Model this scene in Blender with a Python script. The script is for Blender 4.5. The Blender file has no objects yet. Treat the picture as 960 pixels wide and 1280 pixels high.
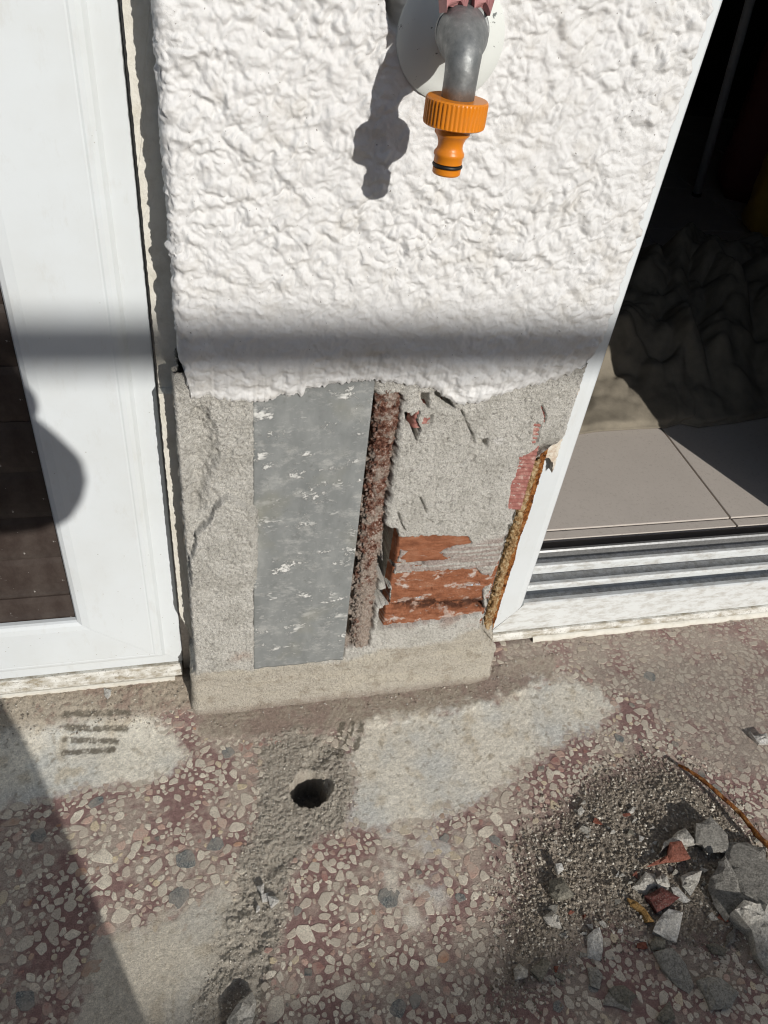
import bpy, math, random
import numpy as np
from mathutils import Vector, Matrix
from mathutils.geometry import delaunay_2d_cdt

random.seed(7)
RNG = np.random.default_rng(11)
SC = bpy.context.scene
COL = SC.collection

# ------------------------------------------------------------------ camera
# The camera was surveyed from the picture's vanishing points: 26 mm equivalent
# lens held 0.74 m above the terrace, tipped about 40 degrees down.
FPX = 924.0
def _n(v):
    v = np.array(v, float); return v / np.linalg.norm(v)
_D = _n([-160, 1119, FPX]); _X = _n([3773, -224, FPX]); _X = _n(_X - _D * (_X @ _D))
RW = np.array([_X, np.cross(-_D, _X), -_D])
CAM = np.array([-0.15231, -0.52582, 0.74])
cam_d = bpy.data.cameras.new('camera'); cam = bpy.data.objects.new('camera', cam_d); COL.objects.link(cam)
cam_d.sensor_fit = 'VERTICAL'; cam_d.sensor_height = 36.0; cam_d.sensor_width = 27.0
cam_d.lens = FPX / 1280 * 36.0; cam_d.clip_start = 0.005; cam_d.clip_end = 500
_r = RW @ [1, 0, 0]; _u = RW @ [0, -1, 0]; _b = RW @ [0, 0, -1]
cam.matrix_world = Matrix(((_r[0], _u[0], _b[0], CAM[0]), (_r[1], _u[1], _b[1], CAM[1]), (_r[2], _u[2], _b[2], CAM[2]), (0, 0, 0, 1)))
SC.camera = cam

# ------------------------------------------------------------------ sun, sky, exposure
SUN = _n([0.315, -1.0, 0.481])                    # direction towards the sun
elev = math.asin(SUN[2])
w = bpy.data.worlds.new('World'); SC.world = w; w.use_nodes = True
nt = w.node_tree; bg = nt.nodes['Background']
sky = nt.nodes.new('ShaderNodeTexSky'); sky.sky_type = 'NISHITA'; sky.sun_disc = False
sky.sun_elevation = elev; sky.sun_rotation = math.atan2(SUN[0], SUN[1])
nt.links.new(sky.outputs[0], bg.inputs[0]); bg.inputs[1].default_value = 0.085
sl = bpy.data.lights.new('sun', 'SUN'); sl.energy = 4.9; sl.angle = math.radians(0.55); sl.color = (1.0, 0.965, 0.915)
so = bpy.data.objects.new('sun', sl); COL.objects.link(so)
so.rotation_euler = Vector(SUN).to_track_quat('Z', 'Y').to_euler()
vs = SC.view_settings
vs.view_transform = 'Standard'; vs.look = 'None'; vs.gamma = 1.0; vs.exposure = -0.38; vs.use_curve_mapping = False
SC.cycles.max_bounces = 6
SC.cycles.use_denoising = True
SC.cycles.pixel_filter_type = 'BLACKMAN_HARRIS'; SC.cycles.filter_width = 1.15
SC.cycles.sample_clamp_indirect = 4.0

# ------------------------------------------------------------------ measuring helpers (a sight line met with a real plane)
def _ray(px, py): return RW @ np.array([px - 480.0, py - 640.0, FPX])
def W(px, py, y=0.0):
    r = _ray(px, py); return CAM + (y - CAM[1]) / r[1] * r
def G(px, py, z=0.0):
    r = _ray(px, py); return CAM + (z - CAM[2]) / r[2] * r
def wp(pts, y=0.0): return np.array([[W(a, b, y)[0], W(a, b, y)[2]] for a, b in pts])
def gp(pts, z=0.0): return np.array([G(a, b, z)[:2] for a, b in pts])

# ------------------------------------------------------------------ numpy noise and fields
_P = RNG.permutation(512).astype(np.int64)
_P = np.concatenate([_P, _P])
_ang = RNG.random(512) * 2 * np.pi
_GX = np.cos(_ang); _GY = np.sin(_ang)
def pn(x, y, seed=0):
    x = np.asarray(x, float) + seed * 17.31; y = np.asarray(y, float) + seed * 9.77
    xi = np.floor(x).astype(np.int64); yi = np.floor(y).astype(np.int64)
    xf = x - xi; yf = y - yi
    u = xf ** 3 * (xf * (xf * 6 - 15) + 10); v = yf ** 3 * (yf * (yf * 6 - 15) + 10)
    def g(a, b):
        h = _P[(_P[(xi + a) & 511] + yi + b) & 511]
        return _GX[h] * (xf - a) + _GY[h] * (yf - b)
    return ((g(0, 0) * (1 - u) + g(1, 0) * u) * (1 - v) + (g(0, 1) * (1 - u) + g(1, 1) * u) * v) * 1.5
def fbm(x, y, f, o=4, seed=0, gain=0.5):
    a = 1.0; s = 0; t = 0
    for i in range(o):
        s = s + a * pn(x * f, y * f, seed + i * 3); t += a; a *= gain; f *= 2.03
    return s / t
def billow(x, y, f, o=3, seed=0, gain=0.5):
    a = 1.0; s = 0; t = 0
    for i in range(o):
        s = s + a * np.abs(pn(x * f, y * f, seed + i * 3)); t += a; a *= gain; f *= 2.03
    return s / t
def ss(a, b, x):
    t = np.clip((x - a) / (b - a), 0, 1); return t * t * (3 - 2 * t)
def sdp(X, Y, poly):
    """signed distance to a polygon, negative inside"""
    poly = np.asarray(poly, float); d = np.full(X.shape, 1e9); ins = np.zeros(X.shape, bool)
    for i in range(len(poly)):
        ax, ay = poly[i]; bx, by = poly[(i + 1) % len(poly)]
        ex, ey = bx - ax, by - ay
        t = np.clip(((X - ax) * ex + (Y - ay) * ey) / (ex * ex + ey * ey + 1e-12), 0, 1)
        d = np.minimum(d, (X - ax - t * ex) ** 2 + (Y - ay - t * ey) ** 2)
        c = ((ay > Y) != (by > Y))
        ins ^= c & (X < (bx - ax) * (Y - ay) / (by - ay + 1e-15) + ax)
    d = np.sqrt(d); return np.where(ins, -d, d)
def sdl(X, Y, pts):
    pts = np.asarray(pts, float); d = np.full(X.shape, 1e9)
    for i in range(len(pts) - 1):
        ax, ay = pts[i]; bx, by = pts[i + 1]; ex, ey = bx - ax, by - ay
        t = np.clip(((X - ax) * ex + (Y - ay) * ey) / (ex * ex + ey * ey + 1e-12), 0, 1)
        d = np.minimum(d, (X - ax - t * ex) ** 2 + (Y - ay - t * ey) ** 2)
    return np.sqrt(d)
def mixc(c, m, col):
    return c * (1 - m[..., None]) + np.asarray(col, float) * m[..., None]

# ------------------------------------------------------------------ object helpers
def put(o, parent=None):
    COL.objects.link(o)
    if parent is not None:
        o.parent = parent
        o.matrix_parent_inverse = Matrix.Translation(-Vector(parent.location))
    return o
def tag(o, label, cat, group=None):
    o['label'] = label; o['category'] = cat
    if group: o['group'] = group
    return o
def thing(name, label, cat, loc=(0, 0, 0), group=None):
    o = bpy.data.objects.new(name, None); o.location = Vector([float(v) for v in loc]); o.empty_display_size = 0.05
    COL.objects.link(o); return tag(o, label, cat, group)
def structure(o): o['kind'] = 'structure'; return o
def mesh_np(name, V, F, mat, parent=None, col=None, smooth=True):
    """V (n,3), F (m,k) all faces with k corners"""
    V = np.asarray(V, np.float32); F = np.asarray(F, np.int32)
    me = bpy.data.meshes.new(name); m, k = F.shape
    me.vertices.add(len(V)); me.vertices.foreach_set('co', V.ravel())
    me.loops.add(m * k); me.loops.foreach_set('vertex_index', F.ravel())
    me.polygons.add(m); me.polygons.foreach_set('loop_start', np.arange(0, m * k, k, dtype=np.int32))
    me.polygons.foreach_set('loop_total', np.full(m, k, np.int32))
    me.polygons.foreach_set('use_smooth', np.full(m, smooth, bool))
    if col is not None:
        a = me.color_attributes.new('Col', 'FLOAT_COLOR', 'POINT')
        c = np.ones((len(V), 4), np.float32); c[:, :3] = np.clip(np.asarray(col).reshape(-1, 3), 0, 8)
        a.data.foreach_set('color', c.ravel())
    me.update(); me.validate()
    me.materials.append(mat)
    return put(bpy.data.objects.new(name, me), parent)
def mesh_py(name, V, F, mat, parent=None, smooth=False, col=None):
    me = bpy.data.meshes.new(name); me.from_pydata([tuple(map(float, v)) for v in V], [], F)
    me.polygons.foreach_set('use_smooth', [smooth] * len(me.polygons))
    if col is not None:
        a = me.color_attributes.new('Col', 'FLOAT_COLOR', 'POINT')
        c = np.ones((len(V), 4), np.float32); c[:, :3] = np.asarray(col).reshape(-1, 3)
        a.data.foreach_set('color', c.ravel())
    me.materials.append(mat); me.update()
    return put(bpy.data.objects.new(name, me), parent)
def grid_faces(nu, nv):
    i = np.arange(nu * nv).reshape(nv, nu)
    return np.stack([i[:-1, :-1], i[:-1, 1:], i[1:, 1:], i[1:, :-1]], -1).reshape(-1, 4)
def bevel(o, wd, seg=2):
    b = o.modifiers.new('bevel', 'BEVEL'); b.width = wd; b.segments = seg; b.limit_method = 'ANGLE'; b.angle_limit = math.radians(35)
    return o
def box(name, lo, hi, mat, parent=None, bv=0.0):
    x0, y0, z0 = lo; x1, y1, z1 = hi
    V = [(x0, y0, z0), (x1, y0, z0), (x1, y1, z0), (x0, y1, z0), (x0, y0, z1), (x1, y0, z1), (x1, y1, z1), (x0, y1, z1)]
    F = [(0, 3, 2, 1), (4, 5, 6, 7), (0, 1, 5, 4), (1, 2, 6, 5), (2, 3, 7, 6), (3, 0, 4, 7)]
    o = mesh_py(name, V, F, mat, parent)
    if bv: bevel(o, bv)
    return o
def prism_x(name, prof, x0, x1, mat, parent=None, bv=0.0):
    """profile of (y, z) points extruded along x"""
    n = len(prof); V = [(x0, a, b) for a, b in prof] + [(x1, a, b) for a, b in prof]
    F = [(i, (i + 1) % n, n + (i + 1) % n, n + i) for i in range(n)] + [tuple(range(n))[::-1], tuple(range(n, 2 * n))]
    o = mesh_py(name, V, F, mat, parent)
    if bv: bevel(o, bv)
    return o
def frame_basis(d):
    d = _n(d); a = np.array([0, 0, 1.0]) if abs(d[2]) < 0.9 else np.array([1.0, 0, 0])
    u = _n(np.cross(a, d)); return u, np.cross(d, u)
def tube(name, pts, rad, mat, parent=None, n=20, caps=True, noise=0.0, seed=0):
    pts = np.array(pts, float); rad = np.broadcast_to(np.array(rad, float), (len(pts),))
    V = []; F = []; u = None
    for i, p in enumerate(pts):
        d = pts[min(i + 1, len(pts) - 1)] - pts[max(i - 1, 0)]
        if u is None: u, v = frame_basis(d)
        else:
            d = _n(d); u = _n(u - d * (u @ d)); v = np.cross(d, u)
        for k in range(n):
            a = 2 * math.pi * k / n; q = math.cos(a) * u + math.sin(a) * v
            rr = rad[i]
            if noise: rr = rr * (1 + noise * float(fbm(np.array([i * 0.37]), np.array([k * 6.0 / n]), 1.0, 3, seed)[0]))
            V.append(p + q * rr)
    for i in range(len(pts) - 1):
        for k in range(n):
            F.append((i * n + k, i * n + (k + 1) % n, (i + 1) * n + (k + 1) % n, (i + 1) * n + k))
    if caps: F.append(tuple(range(n))[::-1]); F.append(tuple(range((len(pts) - 1) * n, len(pts) * n)))
    o = mesh_py(name, V, F, mat, parent, smooth=True)
    return o
def lathe(name, prof, base, axis, mat, parent=None, n=48, ribs=0, ribd=0.0):
    """prof of (radius, distance along the axis)"""
    d = _n(axis); u, v = frame_basis(d); base = np.array(base, float); V = []; F = []
    for j, pr in enumerate(prof):
        r, h = pr[0], pr[1]; rb = len(pr) > 2
        for k in range(n):
            a = 2 * math.pi * k / n; rr = r
            if rb and ribs and (k % 4) in (2, 3): rr = r - ribd
            V.append(base + d * h + (math.cos(a) * u + math.sin(a) * v) * rr)
    for j in range(len(prof) - 1):
        for k in range(n):
            F.append((j * n + k, j * n + (k + 1) % n, (j + 1) * n + (k + 1) % n, (j + 1) * n + k))
    F.append(tuple(range(n))[::-1]); F.append(tuple(range((len(prof) - 1) * n, len(prof) * n)))
    o = mesh_py(name, V, F, mat, parent, smooth=True)
    m = o.modifiers.new('edges', 'EDGE_SPLIT'); m.split_angle = math.radians(38)
    return o

# ------------------------------------------------------------------ materials
class M:
    def __init__(s, name, rough=0.6, metal=0.0, spec=0.35):
        s.m = bpy.data.materials.new(name); s.m.use_nodes = True; s.t = s.m.node_tree; s.b = s.t.nodes['Principled BSDF']
        s.b.inputs['Roughness'].default_value = rough; s.b.inputs['Metallic'].default_value = metal
        s.b.inputs['Specular IOR Level'].default_value = spec
        s.tc = s.t.nodes.new('ShaderNodeTexCoord').outputs['Object']
    def node(s, t, **k):
        n = s.t.nodes.new(t)
        for a, b in k.items(): setattr(n, a, b)
        return n
    def vec(s, scale=(1, 1, 1), rot=(0, 0, 0)):
        n = s.node('ShaderNodeMapping'); n.inputs['Scale'].default_value = scale; n.inputs['Rotation'].default_value = rot
        s.t.links.new(s.tc, n.inputs['Vector']); return n.outputs[0]
    def noise(s, scale, detail=4, rough=0.55, vec=None, dist=0.0):
        n = s.node('ShaderNodeTexNoise'); n.inputs['Scale'].default_value = scale; n.inputs['Detail'].default_value = detail
        n.inputs['Roughness'].default_value = rough; n.inputs['Distortion'].default_value = dist
        s.t.links.new(vec if vec is not None else s.tc, n.inputs['Vector']); return n.outputs['Fac']
    def voro(s, scale, feature='F1', out='Distance', vec=None):
        n = s.node('ShaderNodeTexVoronoi', feature=feature); n.inputs['Scale'].default_value = scale
        s.t.links.new(vec if vec is not None else s.tc, n.inputs['Vector']); return n.outputs[out]
    def ramp(s, fac, stops, interp='LINEAR'):
        n = s.node('ShaderNodeValToRGB'); n.color_ramp.interpolation = interp; e = n.color_ramp.elements
        while len(e) < len(stops): e.new(0.5)
        for i, (p, c) in enumerate(stops):
            e[i].position = p; e[i].color = (c, c, c, 1) if not hasattr(c, '__len__') else (*c, 1)
        s.t.links.new(fac, n.inputs[0]); return n.outputs[0]
    def mix(s, fac, a, b, mode='MIX'):
        n = s.node('ShaderNodeMix', data_type='RGBA', blend_type=mode)
        for i, v in ((0, fac), (6, a), (7, b)):
            if isinstance(v, (int, float)): n.inputs[i].default_value = v if i == 0 else (v, v, v, 1)
            elif isinstance(v, tuple): n.inputs[i].default_value = (*v, 1)
            else: s.t.links.new(v, n.inputs[i])
        return n.outputs[2]
    def math(s, op, a, b=0.0):
        n = s.node('ShaderNodeMath', operation=op)
        for i, v in ((0, a), (1, b)):
            if isinstance(v, (int, float)): n.inputs[i].default_value = v
            else: s.t.links.new(v, n.inputs[i])
        return n.outputs[0]
    def attr(s): return s.node('ShaderNodeVertexColor', layer_name='Col').outputs['Color']
    def color(s, c):
        if isinstance(c, tuple): s.b.inputs['Base Color'].default_value = (*c, 1)
        else: s.t.links.new(c, s.b.inputs['Base Color'])
        return s
    def rough(s, r): s.t.links.new(r, s.b.inputs['Roughness']); return s
    def bump(s, h, dist=0.001, strength=1.0):
        n = s.node('ShaderNodeBump'); n.inputs['Distance'].default_value = dist; n.inputs['Strength'].default_value = strength
        s.t.links.new(h, n.inputs['Height'])
        if s.b.inputs['Normal'].is_linked: s.t.links.new(s.b.inputs['Normal'].links[0].from_socket, n.inputs['Normal'])
        s.t.links.new(n.outputs[0], s.b.inputs['Normal']); return s

MAT = {}
def mk(name, **k): MAT[name] = M(name, **k); return MAT[name]

# vertex-coloured mineral surfaces: grain, pits and fine relief on top of the colour field
m = mk('terrace', rough=0.85, spec=0.2)
g1 = m.noise(900, 3, 0.7); g2 = m.noise(260, 5, 0.65)
c = m.mix(1.0, m.attr(), m.ramp(g1, [(0.28, 0.66), (0.5, 1.0), (0.72, 1.3)]), 'MULTIPLY')
c = m.mix(1.0, c, m.ramp(g2, [(0.3, 0.8), (0.7, 1.18)]), 'MULTIPLY')
c = m.mix(m.ramp(m.noise(1300, 2, 0.6), [(0.63, 0.0), (0.70, 0.5)]), c, (0.12, 0.095, 0.08))
m.color(c).bump(m.noise(1100, 3, 0.7), 0.0012, 0.9).bump(g2, 0.0014, 0.6)
m = mk('chip', rough=0.62, spec=0.3)
g1 = m.noise(700, 4, 0.7)
film = m.ramp(m.noise(55, 6, 0.68), [(0.38, 0.0), (0.64, 0.9)])
c = m.mix(1.0, m.attr(), m.ramp(g1, [(0.32, 0.6), (0.5, 1.0), (0.7, 1.2)]), 'MULTIPLY')
c = m.mix(film, c, (0.47, 0.405, 0.33))
c = m.mix(m.ramp(m.noise(900, 3, 0.65), [(0.56, 0.0), (0.68, 0.6)]), c, (0.17, 0.13, 0.11))
m.color(c).bump(m.noise(900, 3, 0.7), 0.0007, 0.8)
m = mk('granite_chip', rough=0.75)
c = m.ramp(m.noise(850, 3, 0.75), [(0.36, (0.06, 0.068, 0.07)), (0.5, (0.135, 0.148, 0.145)), (0.66, (0.36, 0.35, 0.32))])
m.color(m.mix(m.ramp(m.noise(60, 5, 0.6), [(0.36, 0.0), (0.6, 0.75)]), c, (0.33, 0.295, 0.25))).bump(m.noise(900, 3, 0.7), 0.0004, 0.7)
m = mk('mortar', rough=0.92, spec=0.15)
g1 = m.noise(1000, 3, 0.75); g2 = m.noise(210, 5, 0.7)
c = m.mix(1.0, m.attr(), m.ramp(g1, [(0.32, 0.42), (0.47, 0.92), (0.55, 1.05), (0.7, 1.36)]), 'MULTIPLY')
c = m.mix(m.ramp(m.voro(330), [(0.10, 0.8), (0.2, 0.0)]), c, (0.12, 0.11, 0.1))
c = m.mix(m.ramp(m.noise(330, 4, 0.7), [(0.60, 0.0), (0.67, 0.65)]), c, (0.2, 0.185, 0.16))
c = m.mix(m.ramp(m.noise(520, 2, 0.5), [(0.66, 0.0), (0.71, 0.6)]), c, (0.62, 0.6, 0.55))
m.color(c).bump(g1, 0.0014, 1.0).bump(g2, 0.0024, 0.8)
m = mk('stucco', rough=0.5, spec=0.35)
dirt = m.ramp(m.noise(34, 6, 0.7), [(0.52, 0.0), (0.74, 0.5)])
c = m.mix(dirt, (0.69, 0.685, 0.67), (0.5, 0.465, 0.4))
c = m.mix(m.ramp(m.noise(420, 2, 0.5), [(0.735, 0.0), (0.76, 0.7)]), c, (0.12, 0.1, 0.08))
m.color(c).bump(m.noise(500, 4, 0.6), 0.0009, 0.5).bump(m.noise(1500, 3, 0.65), 0.0004, 0.7)
m = mk('white_plastic', rough=0.33, spec=0.45)
specks = m.ramp(m.voro(120), [(0.035, 1.0), (0.075, 0.0)])
zc = m.node('ShaderNodeSeparateXYZ'); m.t.links.new(m.tc, zc.inputs[0])
low_ = m.ramp(zc.outputs[2], [(0.06, 0.22), (0.22, 0.08), (0.4, 0.0)])
gate = m.ramp(m.math('ADD', m.noise(22, 3, 0.6), low_), [(0.56, 0.0), (0.66, 0.85)])
c = m.mix(m.ramp(m.noise(14, 5, 0.65), [(0.42, 0.0), (0.75, 0.28)]), (0.67, 0.705, 0.715), (0.55, 0.55, 0.51))
c = m.mix(m.ramp(m.noise(70, 6, 0.75, vec=m.vec((1, 1, 0.35))), [(0.56, 0.0), (0.7, 0.18)]), c, (0.45, 0.42, 0.35))
c = m.mix(m.mix(1.0, specks, gate, 'MULTIPLY'), c, (0.25, 0.22, 0.17))
m.color(c).bump(m.noise(60, 3), 0.0003, 0.25)
m = mk('dirty_plastic', rough=0.5)
c = m.mix(m.ramp(m.noise(90, 7, 0.72, vec=m.vec((0.5, 1, 1.2))), [(0.42, 0.0), (0.62, 0.95)]), (0.66, 0.65, 0.6), (0.27, 0.23, 0.16))
c = m.mix(m.ramp(m.noise(420, 3, 0.6), [(0.6, 0.0), (0.68, 0.7)]), c, (0.13, 0.11, 0.09))
m.color(c).bump(m.noise(300, 4), 0.0006, 0.6)
m = mk('rail_plastic', rough=0.35, spec=0.45)
c = m.mix(m.ramp(m.noise(110, 7, 0.75, vec=m.vec((0.35, 1, 1))), [(0.46, 0.0), (0.66, 0.7)]), (0.68, 0.70, 0.69), (0.36, 0.33, 0.28))
c = m.mix(m.ramp(m.noise(600, 3, 0.6), [(0.68, 0.0), (0.74, 0.7)]), c, (0.16, 0.14, 0.12))
m.color(c).bump(m.noise(300, 3), 0.0003, 0.4)
m = mk('sealant', rough=0.65)
c = m.mix(m.ramp(m.noise(70, 5, 0.7), [(0.45, 0.0), (0.7, 0.6)]), (0.68, 0.655, 0.58), (0.5, 0.46, 0.37))
m.color(c).bump(m.noise(260, 4, 0.6), 0.0012, 0.6)
m = mk('plaster_edge', rough=0.85)
c = m.ramp(m.noise(120, 5, 0.7), [(0.35, (0.5, 0.38, 0.28)), (0.5, (0.66, 0.6, 0.5)), (0.65, (0.72, 0.69, 0.62))])
m.color(c).bump(m.noise(300, 4, 0.65), 0.0015, 0.7)
m = mk('rail_alu', rough=0.4, metal=0.75)
m.color(m.mix(m.ramp(m.noise(200, 5, 0.7), [(0.4, 0.0), (0.7, 0.6)]), (0.5, 0.5, 0.49), (0.25, 0.24, 0.22)))
m = mk('zinc', rough=0.6, metal=0.12, spec=0.3)
base = m.ramp(m.noise(26, 6, 0.65, vec=m.vec((1.6, 1, 0.7))), [(0.3, (0.185, 0.195, 0.19)), (0.55, (0.245, 0.255, 0.248)), (0.75, (0.32, 0.328, 0.315))])
base = m.mix(m.ramp(m.noise(14, 3, 0.5), [(0.56, 0.0), (0.7, 0.6)]), base, (0.25, 0.245, 0.195))
fl = m.ramp(m.noise(48, 10, 0.78, vec=m.vec((0.9, 1, 1.3), (0, 0.35, 0)), dist=0.25), [(0.545, 0.0), (0.565, 1.0)])
gate = m.ramp(m.noise(22, 4, 0.65, vec=m.vec((0.6, 1, 1.5))), [(0.49, 0.0), (0.57, 1.0)])
flk = m.mix(1.0, fl, gate, 'MULTIPLY')
scr = m.ramp(m.noise(240, 4, 0.7, vec=m.vec((0.5, 1, 1.0), (0, 0.7, 0))), [(0.6, 0.0), (0.7, 0.45)])
base = m.mix(scr, base, (0.46, 0.46, 0.44))
base = m.mix(m.ramp(m.noise(48, 7, 0.75, vec=m.vec((0.8, 1, 1.2), (0, 0.5, 0))), [(0.52, 0.0), (0.66, 0.5)]), base, (0.5, 0.495, 0.465))
base = m.mix(m.ramp(m.noise(130, 4, 0.7), [(0.6, 0.0), (0.7, 0.4)]), base, (0.13, 0.13, 0.12))
m.color(m.mix(flk, base, (0.66, 0.655, 0.62))).bump(flk, 0.0007, 0.8).bump(m.noise(300, 4), 0.0002, 0.4)
MET = m
m.t.links.new(m.ramp(flk, [(0.0, 0.12), (1.0, 0.0)]), m.b.inputs['Metallic'])
m = mk('rust', rough=0.95, spec=0.1)
c = m.ramp(m.noise(260, 6, 0.72), [(0.36, (0.04, 0.018, 0.013)), (0.46, (0.14, 0.06, 0.042)), (0.55, (0.24, 0.125, 0.085)), (0.64, (0.56, 0.47, 0.41))])
zc = m.node('ShaderNodeSeparateXYZ'); m.t.links.new(m.tc, zc.inputs[0])
c = m.mix(m.ramp(m.math('ADD', m.noise(60, 6, 0.72), m.ramp(zc.outputs[2], [(0.14, 0.13), (0.36, 0.0)])), [(0.50, 0.0), (0.60, 0.85)]), c, m.ramp(m.noise(700, 3, 0.7), [(0.4, (0.3, 0.24, 0.19)), (0.6, (0.5, 0.44, 0.38))]))
m.color(c).bump(m.noise(330, 6, 0.75), 0.004, 0.9)
m = mk('rust_orange', rough=0.9, spec=0.1)
c = m.ramp(m.noise(170, 6, 0.72), [(0.36, (0.04, 0.016, 0.008)), (0.47, (0.22, 0.08, 0.025)), (0.57, (0.4, 0.17, 0.05)), (0.7, (0.5, 0.33, 0.17))])
m.color(c).bump(m.noise(300, 6, 0.75), 0.004, 0.9)
m = mk('foam_tan', rough=0.95, spec=0.08)
m.color(m.ramp(m.noise(210, 6, 0.72), [(0.36, (0.13, 0.07, 0.03)), (0.48, (0.36, 0.22, 0.1)), (0.6, (0.55, 0.42, 0.25))])).bump(m.noise(420, 5, 0.75), 0.003, 0.9)
m = mk('brick_red', rough=0.9, spec=0.12)
c = m.ramp(m.noise(95, 7, 0.7, vec=m.vec((0.6, 1, 1.5))), [(0.3, (0.17, 0.066, 0.036)), (0.5, (0.29, 0.115, 0.06)), (0.68, (0.36, 0.175, 0.105))])
c = m.mix(m.ramp(m.noise(75, 7, 0.75, vec=m.vec((0.35, 1, 2.2))), [(0.615, 0.0), (0.645, 0.85)]), c, (0.46, 0.38, 0.315))
c = m.mix(m.ramp(m.voro(420), [(0.1, 0.6), (0.2, 0.0)]), c, (0.09, 0.03, 0.02))
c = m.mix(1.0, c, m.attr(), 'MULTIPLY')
m.color(c).bump(m.noise(700, 4, 0.7), 0.0012, 0.7).bump(m.noise(120, 5, 0.7, vec=m.vec((0.3, 1, 3))), 0.003, 0.6)
m = mk('brick_pink', rough=0.9, spec=0.12)
c = m.ramp(m.noise(160, 6, 0.7), [(0.36, (0.25, 0.095, 0.08)), (0.54, (0.34, 0.155, 0.13)), (0.66, (0.46, 0.32, 0.27))])
m.color(c).bump(m.noise(600, 4, 0.7), 0.0009, 0.7)
m = mk('tap_metal', rough=0.5, metal=0.55)
c = m.ramp(m.noise(170, 6, 0.7), [(0.3, (0.17, 0.18, 0.18)), (0.6, (0.25, 0.258, 0.255)), (0.75, (0.42, 0.42, 0.4))])
m.color(c).rough(m.ramp(m.noise(230, 4), [(0.3, 0.4), (0.7, 0.65)])).bump(m.noise(420, 4), 0.0004, 0.4)
m = mk('rosette_paint', rough=0.45)
fl = m.ramp(m.noise(150, 5, 0.7), [(0.64, 0.0), (0.655, 1.0)])
m.color(m.mix(fl, (0.68, 0.7, 0.66), (0.16, 0.17, 0.16))).bump(m.noise(110, 4), 0.0006, 0.5)
m = mk('orange_plastic', rough=0.38, spec=0.45)
c = m.mix(m.ramp(m.noise(90, 5, 0.6), [(0.4, 0.0), (0.75, 0.35)]), (0.67, 0.21, 0.008), (0.5, 0.2, 0.05))
m.color(c).bump(m.noise(600, 3), 0.0002, 0.4)
mk('black_rubber', rough=0.5).color((0.012, 0.012, 0.012))
m = mk('pink_plastic', rough=0.5); m.color(m.mix(m.noise(120, 4), (0.36, 0.14, 0.14), (0.5, 0.27, 0.26)))
m = mk('shutter_slat', rough=0.45, spec=0.4)
c = m.mix(m.ramp(m.noise(45, 6, 0.7, vec=m.vec((1, 1, 0.7))), [(0.4, 0.0), (0.75, 0.5)]), (0.042, 0.03, 0.025), (0.12, 0.1, 0.085))
c = m.mix(m.ramp(m.noise(190, 3, 0.55), [(0.71, 0.0), (0.74, 0.8)]), c, (0.42, 0.4, 0.37))
m.color(c).bump(m.noise(300, 3), 0.0003, 0.4)
m = mk('inner_tile', rough=0.55, spec=0.3)
c = m.mix(m.noise(9, 6, 0.65), (0.50, 0.45, 0.40), (0.62, 0.56, 0.50))
c = m.mix(m.ramp(m.noise(160, 5, 0.7), [(0.54, 0.0), (0.72, 0.4)]), c, (0.33, 0.28, 0.24))
c = m.mix(m.ramp(m.noise(420, 3, 0.6), [(0.66, 0.0), (0.71, 0.7)]), c, (0.16, 0.13, 0.11))
m.color(c).bump(m.noise(200, 4), 0.0003, 0.4)
mk('grout', rough=0.95).color((0.27, 0.22, 0.18))
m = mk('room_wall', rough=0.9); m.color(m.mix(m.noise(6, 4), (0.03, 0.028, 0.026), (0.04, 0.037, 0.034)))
m = mk('facade', rough=0.85); m.color(m.mix(m.noise(12, 5), (0.66, 0.645, 0.61), (0.73, 0.72, 0.69))).bump(m.noise(90, 4, 0.6), 0.006, 0.8)
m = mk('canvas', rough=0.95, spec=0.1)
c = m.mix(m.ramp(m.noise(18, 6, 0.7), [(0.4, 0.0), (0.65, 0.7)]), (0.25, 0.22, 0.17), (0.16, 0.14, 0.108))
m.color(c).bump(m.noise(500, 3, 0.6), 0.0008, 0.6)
mk('pole_paint', rough=0.5).color((0.5, 0.5, 0.5))
m = mk('red_sack', rough=0.6); m.color(m.mix(m.noise(25, 4), (0.13, 0.028, 0.022), (0.19, 0.05, 0.04)))
m = mk('yellow_sack', rough=0.55); m.color(m.mix(m.noise(30, 4), (0.42, 0.25, 0.03), (0.5, 0.32, 0.06)))
mk('black_print', rough=0.6).color((0.02, 0.02, 0.02))
def debris_mat(name, a, b, sp=(0.1, 0.09, 0.08), film=0.5):
    m = mk(name, rough=0.92, spec=0.12)
    c = m.mix(m.ramp(m.noise(130, 6, 0.72), [(0.35, 0.0), (0.65, 1.0)]), a, b)
    c = m.mix(1.0, c, m.ramp(m.noise(420, 5, 0.75), [(0.34, 0.55), (0.5, 1.0), (0.68, 1.4)]), 'MULTIPLY')
    c = m.mix(m.ramp(m.noise(750, 3, 0.7), [(0.55, 0.0), (0.66, 0.75)]), c, sp)
    m.color(c).bump(m.noise(380, 6, 0.75), 0.0034, 0.9).bump(m.noise(1200, 3, 0.7), 0.0011, 0.9); return m
debris_mat('debris_grey', (0.25, 0.237, 0.21), (0.36, 0.343, 0.305))
debris_mat('debris_pale', (0.5, 0.47, 0.41), (0.68, 0.655, 0.59), (0.24, 0.21, 0.17))
debris_mat('debris_white', (0.6, 0.575, 0.52), (0.76, 0.745, 0.7), (0.36, 0.33, 0.28))
debris_mat('debris_mid', (0.37, 0.35, 0.3), (0.5, 0.475, 0.415), (0.2, 0.18, 0.15))
debris_mat('debris_brick', (0.25, 0.085, 0.055), (0.34, 0.15, 0.11), (0.13, 0.045, 0.03))
debris_mat('debris_maroon', (0.11, 0.035, 0.03), (0.17, 0.07, 0.06), (0.3, 0.25, 0.22))
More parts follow.
